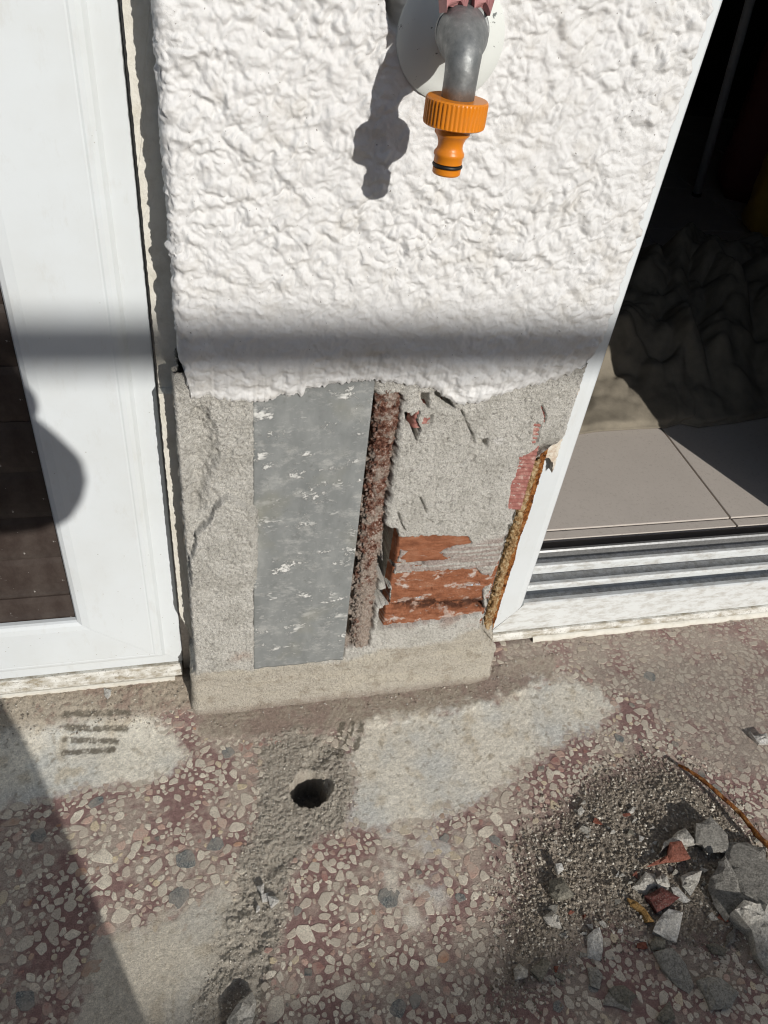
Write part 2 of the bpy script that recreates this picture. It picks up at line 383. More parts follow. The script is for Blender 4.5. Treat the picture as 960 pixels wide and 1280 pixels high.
debris_mat('debris_amber', (0.34, 0.19, 0.06), (0.46, 0.3, 0.13), (0.12, 0.06, 0.02))
debris_mat('debris_olive', (0.24, 0.225, 0.18), (0.34, 0.315, 0.255))
m = mk('grain', rough=0.95, spec=0.12); m.color(m.mix(1.0, m.attr(), m.ramp(m.noise(800, 3), [(0.3, 0.8), (0.7, 1.15)]), 'MULTIPLY'))
m = mk('cloth_dark', rough=0.9); m.color(m.mix(m.noise(60, 4), (0.05, 0.055, 0.075), (0.08, 0.085, 0.11)))
m = mk('skin', rough=0.55); m.color(m.mix(m.noise(40, 4), (0.48, 0.29, 0.21), (0.55, 0.34, 0.26)))
mk('phone_black', rough=0.25).color((0.02, 0.02, 0.022))
mk('hair', rough=0.6).color((0.04, 0.028, 0.02))
m = mk('parapet_paint', rough=0.85); m.color(m.mix(m.noise(9, 5), (0.6, 0.57, 0.52), (0.7, 0.68, 0.63))).bump(m.noise(120, 4), 0.003, 0.6)
mk('rail_paint', rough=0.4, metal=0.3).color((0.5, 0.5, 0.5))
def mat(n): return MAT[n].m

# ================================================================== THE SETTING: terrace floor
FX0, FX1, FY0, FY1, FST = -0.45, 0.73, -0.45, 0.072, 0.0014
HOLE = G(388, 986)[:2]
P_CEM1 = gp([(-60, 880), (0, 888), (90, 882), (185, 893), (222, 925), (233, 955), (190, 972), (110, 985), (45, 1003), (-60, 1018)])
P_CEM2 = gp([(436, 925), (470, 897), (560, 886), (640, 872), (668, 852), (722, 850), (768, 882), (752, 905), (690, 930), (640, 972), (590, 1008), (540, 1025), (470, 1036), (432, 1026), (440, 970)])
P_CEM3 = gp([(90, 1300), (105, 1235), (135, 1172), (205, 1152), (255, 1128), (292, 1108), (300, 1150), (285, 1215), (262, 1300)])
P_CEM4 = gp([(470, 1030), (560, 1028), (600, 1042), (560, 1075), (560, 1120), (510, 1180), (470, 1100)])
P_ROUGH = gp([(322, 930), (372, 912), (432, 932), (443, 985), (432, 1030), (388, 1052), (362, 1100), (348, 1180), (330, 1240), (308, 1300), (240, 1300), (268, 1200), (292, 1120), (308, 1050), (322, 985)])
P_PILE = gp([(650, 1060), (715, 990), (790, 952), (858, 958), (905, 1000), (965, 1075), (975, 1180), (880, 1190), (810, 1165), (745, 1170), (690, 1215), (636, 1262), (622, 1290), (632, 1190), (640, 1110)])
P_SCAT = gp([(560, 1180), (640, 1050), (780, 930), (940, 960), (1000, 1120), (980, 1320), (560, 1330)])
P_DUST1 = gp([(620, 800), (760, 770), (1000, 745), (1020, 960), (930, 985), (840, 930), (790, 870), (690, 838), (620, 850)])
P_SKIRT = gp([(240, 888), (420, 868), (606, 842), (640, 826), (700, 820), (690, 850), (610, 885), (430, 915), (250, 925)])
BARS = [gp(p) for p in ([(80, 900), (162, 896)], [(85, 913), (158, 913)], [(82, 926), (146, 927)], [(80, 941), (142, 937)],
                        [(418, 934), (428, 906)], [(431, 935), (440, 905)], [(444, 936), (452, 906)], [(424, 945), (430, 938)])]
def floor_base(x, y):
    """the slab itself: level, rising a little to the two sills"""
    l = ss(-0.150, -0.185, x) * ss(-0.03, 0.046, y) * 0.0165
    r = ss(0.185, 0.215, x) * ss(-0.01, 0.05, y) * 0.0075
    return l + r + 0.0004 * pn(x * 14, y * 14, 3)
def floor_masks(x, y):
    wob = 0.006 * fbm(x, y, 60, 4, 5); wob2 = 0.012 * fbm(x, y, 26, 4, 21)
    k = {}
    cr_ = 0.55 * fbm(x, y, 75, 5, 401, 0.62) + 0.30 * fbm(x * 0.5 + y * 0.5, y - x * 0.8, 40, 4, 403, 0.6)
    def crust(poly, wd): return ss(0.22, 0.72, ss(wd, -wd, sdp(x, y, poly) + wob) + cr_ * 0.85)
    k['cem1'] = crust(P_CEM1, 0.022); k['cem2'] = crust(P_CEM2, 0.030); k['cem3'] = crust(P_CEM3, 0.030)
    k['cem4'] = ss(0.002, -0.010, sdp(x, y, P_CEM4) + wob2 * 1.8) * ss(-0.35, 0.3, fbm(x, y, 45, 4, 81))
    k['rough'] = ss(0.007, -0.007, sdp(x, y, P_ROUGH) + wob * 3)
    k['pile'] = ss(0.01, -0.03, sdp(x, y, P_PILE) + wob2)
    k['scat'] = ss(0.02, -0.05, sdp(x, y, P_SCAT) + wob2)
    k['dust1'] = ss(0.01, -0.03, sdp(x, y, P_DUST1) + wob2)
    k['skirt'] = ss(0.004, -0.006, sdp(x, y, P_SKIRT) + wob * 1.5)
    k['left'] = ss(-0.165, -0.18, x) * ss(-0.010, 0.012, y + wob)
    return k
nx = int((FX1 - FX0) / FST) + 1; ny = int((FY1 - FY0) / FST) + 1
gx, gy = np.meshgrid(np.linspace(FX0, FX1, nx), np.linspace(FY0, FY1, ny))
K = floor_masks(gx, gy)
cem = np.maximum.reduce([K['cem1'], K['cem2'], K['cem3'], 0.75 * K['cem4']])
fine = fbm(gx, gy, 260, 3, 31); med = fbm(gx, gy, 90, 4, 33); low = fbm(gx, gy, 18, 4, 35)
film = ss(-0.22, 0.34, low + 0.6 * med)                                     # dried cement wash over the terrazzo
h = floor_base(gx, gy) + 0.00012 * fine
trowel = fbm(gx * 0.35 + gy * 0.8, gy * 1.2 - gx * 0.9, 150, 3, 41)
bars = np.zeros_like(gx)
for b in BARS: bars = np.maximum(bars, ss(0.0042, 0.0026, sdl(gx, gy, b) + 0.0030 * fbm(gx, gy, 150, 4, 43, 0.65)))
h += cem * (0.00055 + 0.0003 * trowel + 0.0004 * med + 0.0006 * low) - bars * 0.0003
gritn = billow(gx, gy, 260, 2, 51)
h += K['rough'] * (0.0004 + 0.0026 * (gritn - 0.22) + 0.0015 * fine + 0.0016 * med - 0.003 * ss(0.0, 0.4, low))
h += K['pile'] * (0.0026 + 0.005 * low + 0.004 * (gritn - 0.2) + 0.0018 * fine)
h += K['skirt'] * (0.0008 + 0.0016 * gritn)
h += K['left'] * (0.0006 + 0.004 * (billow(gx, gy, 90, 4, 53) - 0.2) + 0.0008 * fine)
h += K['dust1'] * 0.00035 * (0.7 + med)
ang = np.arctan2(gy - HOLE[1], gx - HOLE[0]); rad = np.hypot(gx - HOLE[0], gy - HOLE[1])
rim = 0.0202 + 0.0028 * pn(np.cos(ang) * 1.6 + 7, np.sin(ang) * 1.6, 61) + 0.0012 * pn(np.cos(ang) * 6, np.sin(ang) * 6, 63)
hole = ss(0.0012, -0.0012, rad - rim)
ledge = ss(0.0014, -0.0014, np.hypot((gx - HOLE[0] - 0.016) / 1.0, (gy - HOLE[1] - 0.003) / 1.4) - 0.0085 - 0.001 * med)
h += -0.009 * ledge * (1 - hole) - hole * (0.05 + 0.006 * med)
pit = ss(0.002, -0.004, sdp(gx, gy, gp([(282, 1235), (300, 1222), (312, 1238), (298, 1262), (284, 1290), (268, 1290)])) + 0.003 * med)
h += -0.003 * pit
# colour of the slab and of what has dried on it
c = np.ones(gx.shape + (3,)) * np.array([0.275, 0.172, 0.156])
c = mixc(c, 0.55 * ss(-0.2, 0.4, med), (0.33, 0.2, 0.175))
c = mixc(c, 0.85 * film, (0.47, 0.40, 0.33))
c = mixc(c, 0.45 * K['scat'] * ss(-0.4, 0.3, low + med * 0.5), (0.22, 0.18, 0.145))
c = mixc(c, 0.86 * K['dust1'] * ss(-0.55, 0.1, low + 0.4 * med), (0.37, 0.315, 0.262))
c = mixc(c, K['skirt'] * (0.55 + 0.4 * ss(-0.3, 0.3, med + low)), (0.40, 0.345, 0.275)); c = mixc(c, 0.6 * K['skirt'] * ss(0.1, 0.4, med), (0.27, 0.2, 0.165))
cemc = np.ones(gx.shape + (3,)) * np.array([0.60, 0.56, 0.475])
cemc = mixc(cemc, ss(-0.25, 0.3, fbm(gx, gy, 11, 4, 75)), (0.50, 0.495, 0.455)); cemc = mixc(cemc, 0.8 * ss(0.0, 0.45, low), (0.62, 0.585, 0.5)); cemc = mixc(cemc, 0.7 * ss(0.1, 0.5, fbm(gx, gy, 40, 4, 71)), (0.45, 0.39, 0.295))
cemc *= (1.30 + 0.2 * trowel)[..., None]
arcs = fbm(np.hypot(gx - 0.05, gy - 0.12) * 2.2, np.arctan2(gy - 0.12, gx - 0.05) * 0.10, 130, 3, 45)
cemc *= (1 + 0.16 * arcs)[..., None]
cemc = mixc(cemc, 0.6 * ss(0.22, 0.42, fbm(gx, gy, 130, 4, 73)), (0.34, 0.29, 0.215))
c = c * (1 - cem[..., None]) + cemc * cem[..., None]
c = mixc(c, 0.55 * K['cem3'], (0.46, 0.405, 0.32))
c = mixc(c, 0.93 * K['rough'], (0.40, 0.36, 0.295)); c = mixc(c, K['rough'] * ss(0.2, 0.45, gritn) * 0.5, (0.54, 0.5, 0.42))
c = mixc(c, 0.93 * K['pile'], (0.25, 0.215, 0.17)); c = mixc(c, K['pile'] * ss(0.3, 0.55, gritn) * 0.6, (0.46, 0.42, 0.35))
c = mixc(c, 0.93 * K['left'], (0.42, 0.36, 0.28)); c = mixc(c, K['left'] * ss(0.0, 0.3, med + low) * 0.7, (0.28, 0.2, 0.16))
c = mixc(c, bars * 0.9 * ss(-0.7, 0.0, med + fine), (0.165, 0.145, 0.11))
c = mixc(c, 0.6 * pit, (0.16, 0.125, 0.1))
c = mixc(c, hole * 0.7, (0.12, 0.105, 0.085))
terrace = structure(mesh_np('terrace_floor', np.stack([gx, gy, h], -1).reshape(-1, 3), grid_faces(nx, ny), mat('terrace'), None, c))
terrace['label'] = 'worn red terrazzo terrace floor with dried cement smears'

# ------------------------------------------------------------------ the stone chips set in the terrazzo
fixed = [(233, 1073, 11, 'g'), (268, 1056, 10, 'g'), (226, 1121, 12, 'g'), (224, 1156, 10.5, 'g'), (487, 1121, 13, 'g'), (665, 936, 7, 'g'),
         (120, 1003, 8, 'g'), (48, 1045, 9, 'g'), (372, 1138, 6, 'g'), (812, 846, 8, 'g'), (455, 1032, 5, 'g'), (712, 905, 5, 'g'), (895, 990, 9, 'g'),
         (498, 1262, 9, 'g'), (30, 1250, 10, 'g'), (185, 975, 7, 'g'), (620, 1024, 10.5, 'w'), (636, 1036, 9, 'w'), (606, 1040, 9, 'w'), (695, 1008, 10, 'y'), (726, 812, 9, 'y'),
         (129, 1071, 13, 'w'), (131, 1103, 11, 'w'), (117, 1210, 15, 'o'), (133, 1162, 11, 'p'), (196, 1084, 11, 'w'), (176, 1043, 9, 'p'), (297, 1033, 11, 'w'), (96, 1021, 9, 'w'),
         (380, 1166, 11, 'w'), (398, 1160, 9, 'w'), (405, 1124, 10, 'w'), (442, 1147, 9, 'w'), (395, 1085, 9, 'w'), (365, 1230, 10, 'p'), (345, 1262, 13, 'w'), (278, 1027, 9, 'p'),
         (620, 903, 6, 'y'), (552, 960, 9, 'y'), (60, 1075, 9, 'w'), (30, 1180, 10, 'w'), (22, 1008, 8, 'w'), (87, 1205, 10, 'w'), (430, 1240, 12, 'w'), (540, 1200, 9, 'w')]
cx = []; cy = []; cr = []; ck = []
for px, py, r, kd in fixed:
    p = G(px, py); s = np.linalg.norm(p - CAM) / FPX
    cx.append(p[0]); cy.append(p[1]); cr.append(r * s * (0.95 if kd == 'g' else 0.85)); ck.append(kd)
AX = np.array(cx); AY = np.array(cy); AR = np.array(cr)
for rlo, rhi, tries in ((0.0058, 0.0076, 260), (0.0044, 0.0058, 2000), (0.0034, 0.0044, 7000), (0.0024, 0.0034, 14000), (0.0015, 0.0024, 24000)):
    qx = RNG.uniform(FX0, FX1, tries); qy = RNG.uniform(FY0, 0.048, tries); qr = RNG.uniform(rlo, rhi, tries)
    for a, b, r in zip(qx, qy, qr):
        if abs(a) < 0.0 or (-0.178 < a < 0.188 and b > -0.002): continue
        if np.any((AX - a) ** 2 + (AY - b) ** 2 < ((AR + r) * 0.83) ** 2): continue
        AX = np.append(AX, a); AY = np.append(AY, b); AR = np.append(AR, r)
ck += [None] * (len(AX) - len(ck))
KM = floor_masks(AX, AY)
dens = fbm(AX, AY, 22, 3, 91)
hid = np.maximum.reduce([KM['rough'], KM['pile'], KM['left'], KM['skirt'] * 0.9, np.maximum(KM['cem1'], KM['cem2']), KM['cem3']])
hd = np.hypot(AX - HOLE[0], AY - HOLE[1])
zb = floor_base(AX, AY)
kinds = {'w': (0.72, 0.66, 0.54), 'y': (0.68, 0.57, 0.38), 'p': (0.54, 0.36, 0.29), 'o': (0.45, 0.25, 0.16), 'n': (0.6, 0.53, 0.43), 'r': (0.37, 0.19, 0.16)}
def chip_shape(i, kd):
    r = AR[i] * (1.0 if kd == 'g' else random.uniform(0.9, 1.12)); n = random.choice((4, 5, 5, 5, 6, 6, 7)) if kd != 'g' else 9
    asp = min(1.9, 1.0 + abs(random.gauss(0, 0.38))) if kd != 'g' else 1.1
    rot = random.uniform(0, 6.28); a0 = sorted([2 * math.pi * (k + random.uniform(-0.38, 0.38)) / n for k in range(n)])
    pts = [(r * q_ * math.cos(a) * asp ** 0.5, r * q_ * math.sin(a) / asp ** 0.5) for a in a0 for q_ in (random.uniform(0.8, 1.2) if kd != 'g' else random.uniform(0.68, 1.25),)]
    out = []
    for k in range(n):
        p, q, s = pts[k - 1], pts[k], pts[(k + 1) % n]; t = random.uniform(0.06, 0.22)
        out.append((q[0] + (p[0] - q[0]) * t, q[1] + (p[1] - q[1]) * t)); out.append((q[0] + (s[0] - q[0]) * t, q[1] + (s[1] - q[1]) * t))
    ca, sa = math.cos(rot), math.sin(rot)
    return [(AX[i] + x * ca - y * sa, AY[i] + x * sa + y * ca) for x, y in out]
def px_of(x, y, z):
    q = RW.T @ (np.array([x, y, z]) - CAM); return 480 + FPX * q[0] / q[2], 640 + FPX * q[1] / q[2], q[2]
chips = []
for i in range(len(AX)):
    kd = ck[i]
    if kd is None:
        if hid[i] > 0.93 or hd[i] < 0.03: continue
        if dens[i] < -0.15 and random.random() < 0.35: continue
        if KM['cem4'][i] > 0.5 and random.random() < 0.4: continue
        kd = random.choices(('w', 'n', 'y', 'p', 'r', 'o', 'g'), (52, 26, 6, 9, 5, 2, 3 if AR[i] > 0.004 else 0.5))[0]
    u, v, d = px_of(AX[i], AY[i], 0)
    vis = (0 < u < 960 and 0 < v < 1280 and hid[i] < 0.5)
    chips.append((AR[i] / d if vis else 0.0, i, kd))
chips.sort(key=lambda t: -t[0])
restV = []; restF = []; restC = []; nrest = 0
for rank, (s, i, kd) in enumerate(chips):
    poly = chip_shape(i, kd); n = len(poly); z1 = float(zb[i]) + 0.00030 + random.uniform(0, 0.00022)
    V = []; ins = 0.0004
    for (x, y) in poly: V.append((x, y, float(zb[i]) - 0.0012))
    for (x, y) in poly: V.append((x, y, z1 - 0.00018))
    for (x, y) in poly:
        L = math.hypot(x - AX[i], y - AY[i]) + 1e-9; f = max(0.5, 1 - ins / L); V.append((AX[i] + (x - AX[i]) * f, AY[i] + (y - AY[i]) * f, z1))
    F = [(k, (k + 1) % n, n + (k + 1) % n, n + k) for k in range(n)] + [(n + k, n + (k + 1) % n, 2 * n + (k + 1) % n, 2 * n + k) for k in range(n)] + [tuple(range(2 * n, 3 * n))]
    b = np.array(kinds.get(kd, (0.1, 0.11, 0.108))) * random.uniform(0.8, 1.12)
    cv = max(float(KM['cem1'][i]), float(KM['cem2'][i]), float(KM['cem3'][i])); g = min(0.9, 0.9 * cv + 0.75 * float(KM['dust1'][i]) + 0.5 * float(KM['cem4'][i]) + 0.3 * float(KM['scat'][i]))
    dust = np.array((0.40, 0.345, 0.285)); dust = dust * (1 - cv) + np.array((0.54, 0.5, 0.415)) * cv; b = b * (1 - g) + dust * g
    if rank < 300:
        mesh_py('stone_chip', V, F, mat('granite_chip' if kd == 'g' else 'chip'), terrace, False, np.tile(b, (len(V), 1)))
    else:
        restV += V; restF += [tuple(k + nrest for k in f) for f in F]; restC.append(np.tile(b, (len(V), 1))); nrest += len(V)
o = mesh_py('stone_chips', restV, restF, mat('chip'), terrace, False, np.concatenate(restC)); o['kind'] = 'stuff'

# the rest of the terrace round the part in view
m = mk('terrace_far', rough=0.85)
v = m.voro(85, 'F1', 'Color'); dd = m.voro(85, 'DISTANCE_TO_EDGE', 'Distance')
c = m.mix(m.ramp(dd, [(0.08, 0.0), (0.12, 1.0)]), (0.18, 0.07, 0.06), m.ramp(v, [(0.2, (0.3, 0.25, 0.2)), (0.8, (0.5, 0.45, 0.36))]))
m.color(m.mix(m.ramp(m.noise(5, 5), [(0.4, 0.0), (0.7, 0.7)]), c, (0.28, 0.24, 0.2)))
R = 60.0
strips = [(-R, -R, FX0, R), (FX1, -R, R, 0.072), (FX0, -R, FX1, FY0), (FX1, 0.072, R, 0.0721)]
V = []; F = []
for (a, b, c2, d2) in strips[:3]:
    b1 = d2 if d2 != R else 0.6
    k = len(V); V += [(a, b, -0.0012), (c2, b, -0.0012), (c2, b1, -0.0012), (a, b1, -0.0012)]; F.append((k, k + 1, k + 2, k + 3))
structure(mesh_py('terrace_surround', V, F, m.m))['label'] = 'red terrazzo floor continuing round the doorway'

# ================================================================== THE PILLAR
PILLAR = thing('wall_pillar', 'white roughcast wall pillar between window and door, its foot stripped to mortar and brick', 'wall')
def wrap_path(xl, xr, y0, yl, yr, rc, st):
    """left return, rounded corner, face, rounded corner, right return: points and outward normals"""
    P = []; N = []
    def line(a, b, n):
        k = max(2, int(np.linalg.norm(np.subtract(b, a)) / st))
        for t in np.linspace(0, 1, k, endpoint=False): P.append((a[0] + (b[0] - a[0]) * t, a[1] + (b[1] - a[1]) * t)); N.append(n)
    def arc(cxy, a0, a1):
        k = max(4, int(rc * 1.57 / st))
        for t in np.linspace(0, 1, k, endpoint=False):
            a = a0 + (a1 - a0) * t; P.append((cxy[0] + rc * math.cos(a), cxy[1] + rc * math.sin(a))); N.append((math.cos(a), math.sin(a)))
    line((xl, yl), (xl, y0 + rc), (-1, 0)); arc((xl + rc, y0 + rc), math.pi, 1.5 * math.pi)
    line((xl + rc, y0), (xr - rc, y0), (0, -1)); arc((xr - rc, y0 + rc), 1.5 * math.pi, 2 * math.pi)
    line((xr, y0 + rc), (xr, yr), (1, 0)); P.append((xr, yr)); N.append((1, 0))
    P = np.array(P); N = np.array(N); S = np.concatenate([[0], np.cumsum(np.linalg.norm(np.diff(P, axis=0), axis=1))])
    i0 = np.argmin(np.abs(P[:, 0]) + (P[:, 1] - y0) * 10); S = S - S[i0] + P[i0, 0]      # S runs like x on the face
    return P, N, S

# --- painted roughcast coat, with its broken lower edge
Pt, Nn, S = wrap_path(-0.1632, 0.187, -0.012, 0.052, 0.058, 0.007, 0.0009)
edge_px = [(205, 497), (222, 497), (238, 506), (255, 501), (300, 509), (340, 507), (352, 502), (372, 498), (378, 503), (384, 494), (400, 491), (425, 487), (450, 484), (470, 481), (500, 486), (520, 489), (545, 491), (562, 506), (580, 512), (600, 511), (620, 503), (648, 494), (672, 487), (700, 480), (722, 471), (735, 466)]
ez = wp(edge_px, -0.012)
zb_ = np.interp(S, ez[:, 0], ez[:, 1]) + 0.0034 * fbm(S, S * 0 + 3, 120, 4, 5, 0.65) + 0.0026 * fbm(S, S * 0 + 1, 420, 2, 6)
zb_ += ss(0.006, 0.05, Pt[:, 1]) * np.where(S < 0, 0.004, 0.0)
ZT = 0.80; nr = 430
T = np.concatenate([[0, 0, 0, 0], np.linspace(0, 1, nr)]); lip = np.concatenate([[0.012, 0.006, 0.002, 0.0004], np.zeros(nr)])
Z = zb_[None, :] + T[:, None] * (ZT - zb_[None, :]); SS = np.broadcast_to(S[None, :], Z.shape)
wx = SS + 0.0052 * fbm(SS, Z, 85, 4, 101); wz = Z + 0.0052 * fbm(SS, Z, 85, 4, 107)
def dab_field(s0, s1, z0, z1, st, seed):
    # thrown roughcast: overlapping rounded dabs of many sizes, the tallest one showing
    rg = np.random.default_rng(seed); ns_, nz_ = int((s1 - s0) / st) + 2, int((z1 - z0) / st) + 2; H = np.zeros((nz_, ns_))
    for rlo, rhi, cnt, hk in ((0.008, 0.013, 900, 0.30), (0.005, 0.008, 3000, 0.38), (0.0026, 0.005, 7500, 0.42), (0.0014, 0.0026, 9000, 0.45)):
        cs = rg.uniform(s0, s1, cnt); cz = rg.uniform(z0, z1, cnt); cr = rg.uniform(rlo, rhi, cnt); ca = rg.normal(-0.6, 0.7, cnt); ce = rg.uniform(0.5, 1.0, cnt); cb = rg.uniform(-0.0008, 0.0014, cnt)
        for a, b, r, an, e, bb in zip(cs, cz, cr, ca, ce, cb):
            i0, i1 = max(0, int((a - r - s0) / st)), min(ns_, int((a + r - s0) / st) + 2); j0, j1 = max(0, int((b - r - z0) / st)), min(nz_, int((b + r - z0) / st) + 2)
            if i1 - i0 < 2 or j1 - j0 < 2: continue
            X = s0 + np.arange(i0, i1) * st - a; Y = (z0 + np.arange(j0, j1) * st - b)[:, None]; c_, s_ = math.cos(an), math.sin(an)
            u_ = (X * c_ + Y * s_) / r; v_ = (-X * s_ + Y * c_) / (r * e); q = 1 - u_ * u_ - v_ * v_
            top = bb + np.where(q > 0, hk * r * e * np.sqrt(np.maximum(q, 0)), -1); sub = H[j0:j1, i0:i1]; np.maximum(sub, top, out=sub)
    for _ in range(1):
        P_ = np.pad(H, 1, 'edge'); H = 0.4 * H + 0.15 * (P_[:-2, 1:-1] + P_[2:, 1:-1] + P_[1:-1, :-2] + P_[1:-1, 2:])
    return H
S0, Z0, DST = float(S[0]) - 0.01, 0.36, 0.0007
DF = dab_field(S0, float(S[-1]) + 0.01, Z0, 0.82, DST, 112)
fi = np.clip((wx - S0) / DST, 0, DF.shape[1] - 2); fj = np.clip((wz - Z0) / DST, 0, DF.shape[0] - 2); ii = fi.astype(int); jj = fj.astype(int); fi = fi - ii; fj = fj - jj
dab = (DF[jj, ii] * (1 - fi) + DF[jj, ii + 1] * fi) * (1 - fj) + (DF[jj + 1, ii] * (1 - fi) + DF[jj + 1, ii + 1] * fi) * fj
amp = (0.40 + 0.60 * ss(0.45, 0.57, Z)) * np.clip(0.95 + 0.7 * fbm(SS, Z, 14, 2, 123), 0.4, 1.4)
vx = SS + 0.006 * fbm(SS, Z, 55, 3, 101); vz = Z + 0.006 * fbm(SS, Z, 55, 3, 107)
wr = 0.6 * np.sqrt(pn((vx * 0.9 + vz * 0.4) * 62, vz * 62, 111) ** 2 + 0.006) + 0.5 * np.sqrt(pn(vx * 95, (vz - 0.3 * vx) * 95, 113) ** 2 + 0.005) + 0.32 * np.abs(pn(vx * 190, vz * 190, 115))
hs = amp * (0.62 * (dab - 0.0025) + 0.0058 * (wr - 0.3)) + 0.0016 * fbm(SS, Z, 16, 3, 125) + 0.0003 * fbm(SS, Z, 500, 2, 126)
ros = W(566, 50, -0.014)
rr = np.hypot(SS - ros[0], Z - ros[2]); hs = hs * ss(0.030, 0.042, rr) + 0.0005 * (1 - ss(0.030, 0.042, rr))
brk = ss(0.003, -0.003, sdp(SS, Z, wp([(484, -30), (508, -30), (505, 10), (500, 32), (492, 28), (486, 10)], -0.012)) + 0.002 * fbm(SS, Z, 150, 3, 127))
hs = hs - 0.055 * brk
hs = hs - 0.0072 * ss(0.034, 0.0, Z - zb_[None, :] + 0.012 * fbm(SS, Z, 70, 3, 129)) - 0.0015 * ss(0.004, 0.0, Z - zb_[None, :])
hs = hs - lip[:, None] - 0.0
Z = Z + (lip[:, None] > 0.003) * 0.0015
V = np.stack([Pt[:, 0] + Nn[:, 0] * hs, Pt[:, 1] + Nn[:, 1] * hs, Z], -1).reshape(-1, 3)
mesh_np('roughcast_coat', V, grid_faces(len(S), len(T)), mat('stucco'), PILLAR)
# the same coat further up, out of the picture
box('roughcast_upper', (-0.166, -0.0115, ZT - 0.0005), (0.187, 0.12, 2.6), mat('facade'), PILLAR)
box('pillar_core', (-0.150, 0.075, -0.02), (0.150, 0.2, ZT), mat('debris_grey'), PILLAR)

# --- stripped foot: mortar, holes, brick showing through
Pt, Nn, S = wrap_path(-0.174, 0.1865, 0.0, 0.052, 0.05, 0.006, 0.001)
Zr = np.linspace(-0.006, 0.445, 452); SS, Z = np.meshgrid(S, Zr)
n1 = fbm(SS, Z, 40, 5, 131, 0.6); n2 = fbm(SS, Z, 170, 4, 137, 0.6); n3 = fbm(SS, Z, 420, 2, 141); bl = billow(SS, Z, 70, 4, 143)
wob = 0.0035 * fbm(SS, Z, 95, 4, 145, 0.6)
hm = 0.0009 * n1 + 0.0009 * n2 + 0.0014 * n3 - 0.0022 * ss(0.28, 0.5, fbm(SS, Z, 130, 3, 171))
left = ss(-0.1025, -0.1055, SS + 0.0028 * fbm(SS * 0.3, Z, 130, 3, 147)) ; leftz = left * ss(0.055, 0.085, Z)
hm += leftz * (0.0035 + 0.0022 * n1 + 0.0011 * n2 + 0.0008 * n3)
step = sdp(SS, Z, wp([(285, 612), (268, 626), (263, 642), (248, 655), (238, 690), (240, 800), (330, 800), (330, 640)])) + wob
hm += leftz * 0.0085 * ss(0.0008, -0.0008, step) * ss(0.20, 0.235, Z) * ss(0.02, 0.10, Z - 0.08)
hollow = ss(0.004, -0.01, sdp(SS, Z, wp([(232, 505), (262, 505), (275, 560), (262, 600), (252, 640), (234, 640)])) + wob * 2)
hm -= hollow * (0.008 + 0.006 * bl)
# bed of the metal strip, slot of the rusted bar
zin = ss(-0.1095, -0.106, SS) * ss(-0.0045, -0.0075, SS) * ss(0.068, 0.074, Z)
hm -= zin * 0.004
slot_r = 0.0205 + 0.005 * fbm(SS, Z, 75, 4, 151, 0.6) + 0.004 * ss(0.3, 0.22, Z)
slot = ss(-0.0115, -0.0085, SS) * ss(slot_r, slot_r - 0.003, SS) * ss(0.084, 0.092, Z + wob) * ss(0.421, 0.414, Z + wob)
fill = ss(-0.05, 0.12, fbm(SS, Z, 75, 4, 153) + 0.25 * ss(0.30, 0.15, Z) + 0.35 * ss(0.004, 0.011, np.abs(SS - 0.011)) - 0.12)
hm -= slot * (0.016 - 0.010 * fill)
hm -= 0.05 * ss(-0.0085, -0.0075, SS) * ss(-0.0012, -0.0028, SS) * ss(0.10, 0.11, Z) * ss(0.414, 0.408, Z) * ss(0.02, 0.12, fbm(SS * 0.2, Z, 55, 3, 155))
right = ss(slot_r - 0.001, slot_r + 0.004, SS); hm += right * ss(0.245, 0.262, Z) * 0.0022
def cut(poly, depth, soft=0.0012, wb=1.0):
    global hm
    k = ss(soft, -soft, sdp(SS, Z, wp(poly)) + wob * wb); hm = hm - depth * k; return k
B1 = cut([(493, 672), (540, 669), (584, 671), (589, 680), (560, 686), (550, 693), (560, 700), (524, 706), (498, 700), (512, 691), (491, 688)], 0.005, 0.0010, 1.0)
B2 = cut([(490, 718), (540, 714), (594, 712), (602, 718), (628, 723), (604, 737), (604, 758), (606, 768), (560, 776), (510, 783), (472, 786), (476, 762), (489, 754)], 0.022, 0.0010, 0.9)
B3 = cut([(494, 703), (520, 704), (538, 708), (510, 711), (493, 709)], 0.004, 0.0010, 1.4)
B4 = cut([(650, 570), (672, 562), (674, 590), (666, 612), (656, 638), (634, 636), (638, 608), (646, 590)], 0.0042, 0.001, 0.6)
B5 = cut([(667, 528), (676, 530), (672, 552), (664, 560)], 0.0035, 0.001, 0.6)
B6 = cut([(525, 520), (538, 518), (538, 530), (528, 536)], 0.003, 0.001, 0.6)
for hp, dp in (([(506, 514), (514, 520), (524, 513), (520, 526), (525, 536), (520, 550), (515, 535), (507, 534)], 0.06), ([(480, 658), (496, 660), (500, 690), (492, 716), (480, 704)], 0.06),
               ([(472, 700), (488, 706), (494, 724), (484, 736), (474, 720)], 0.06), ([(446, 652), (457, 652), (452, 684), (442, 680)], 0.06), ([(438, 702), (449, 704), (444, 720)], 0.06),
               ([(462, 497), (476, 497), (472, 552), (459, 550)], 0.06), ([(427, 774), (441, 774), (438, 796), (427, 796)], 0.06), ([(466, 740), (488, 736), (486, 754), (470, 757)], 0.05),
               ([(543, 488), (556, 492), (568, 510), (556, 508), (546, 500)], 0.014), ([(523, 490), (535, 490), (535, 509), (526, 507)], 0.012), ([(597, 548), (609, 548), (607, 557), (598, 557)], 0.008)):
    cut(hp, dp, 0.0008, 0.35)
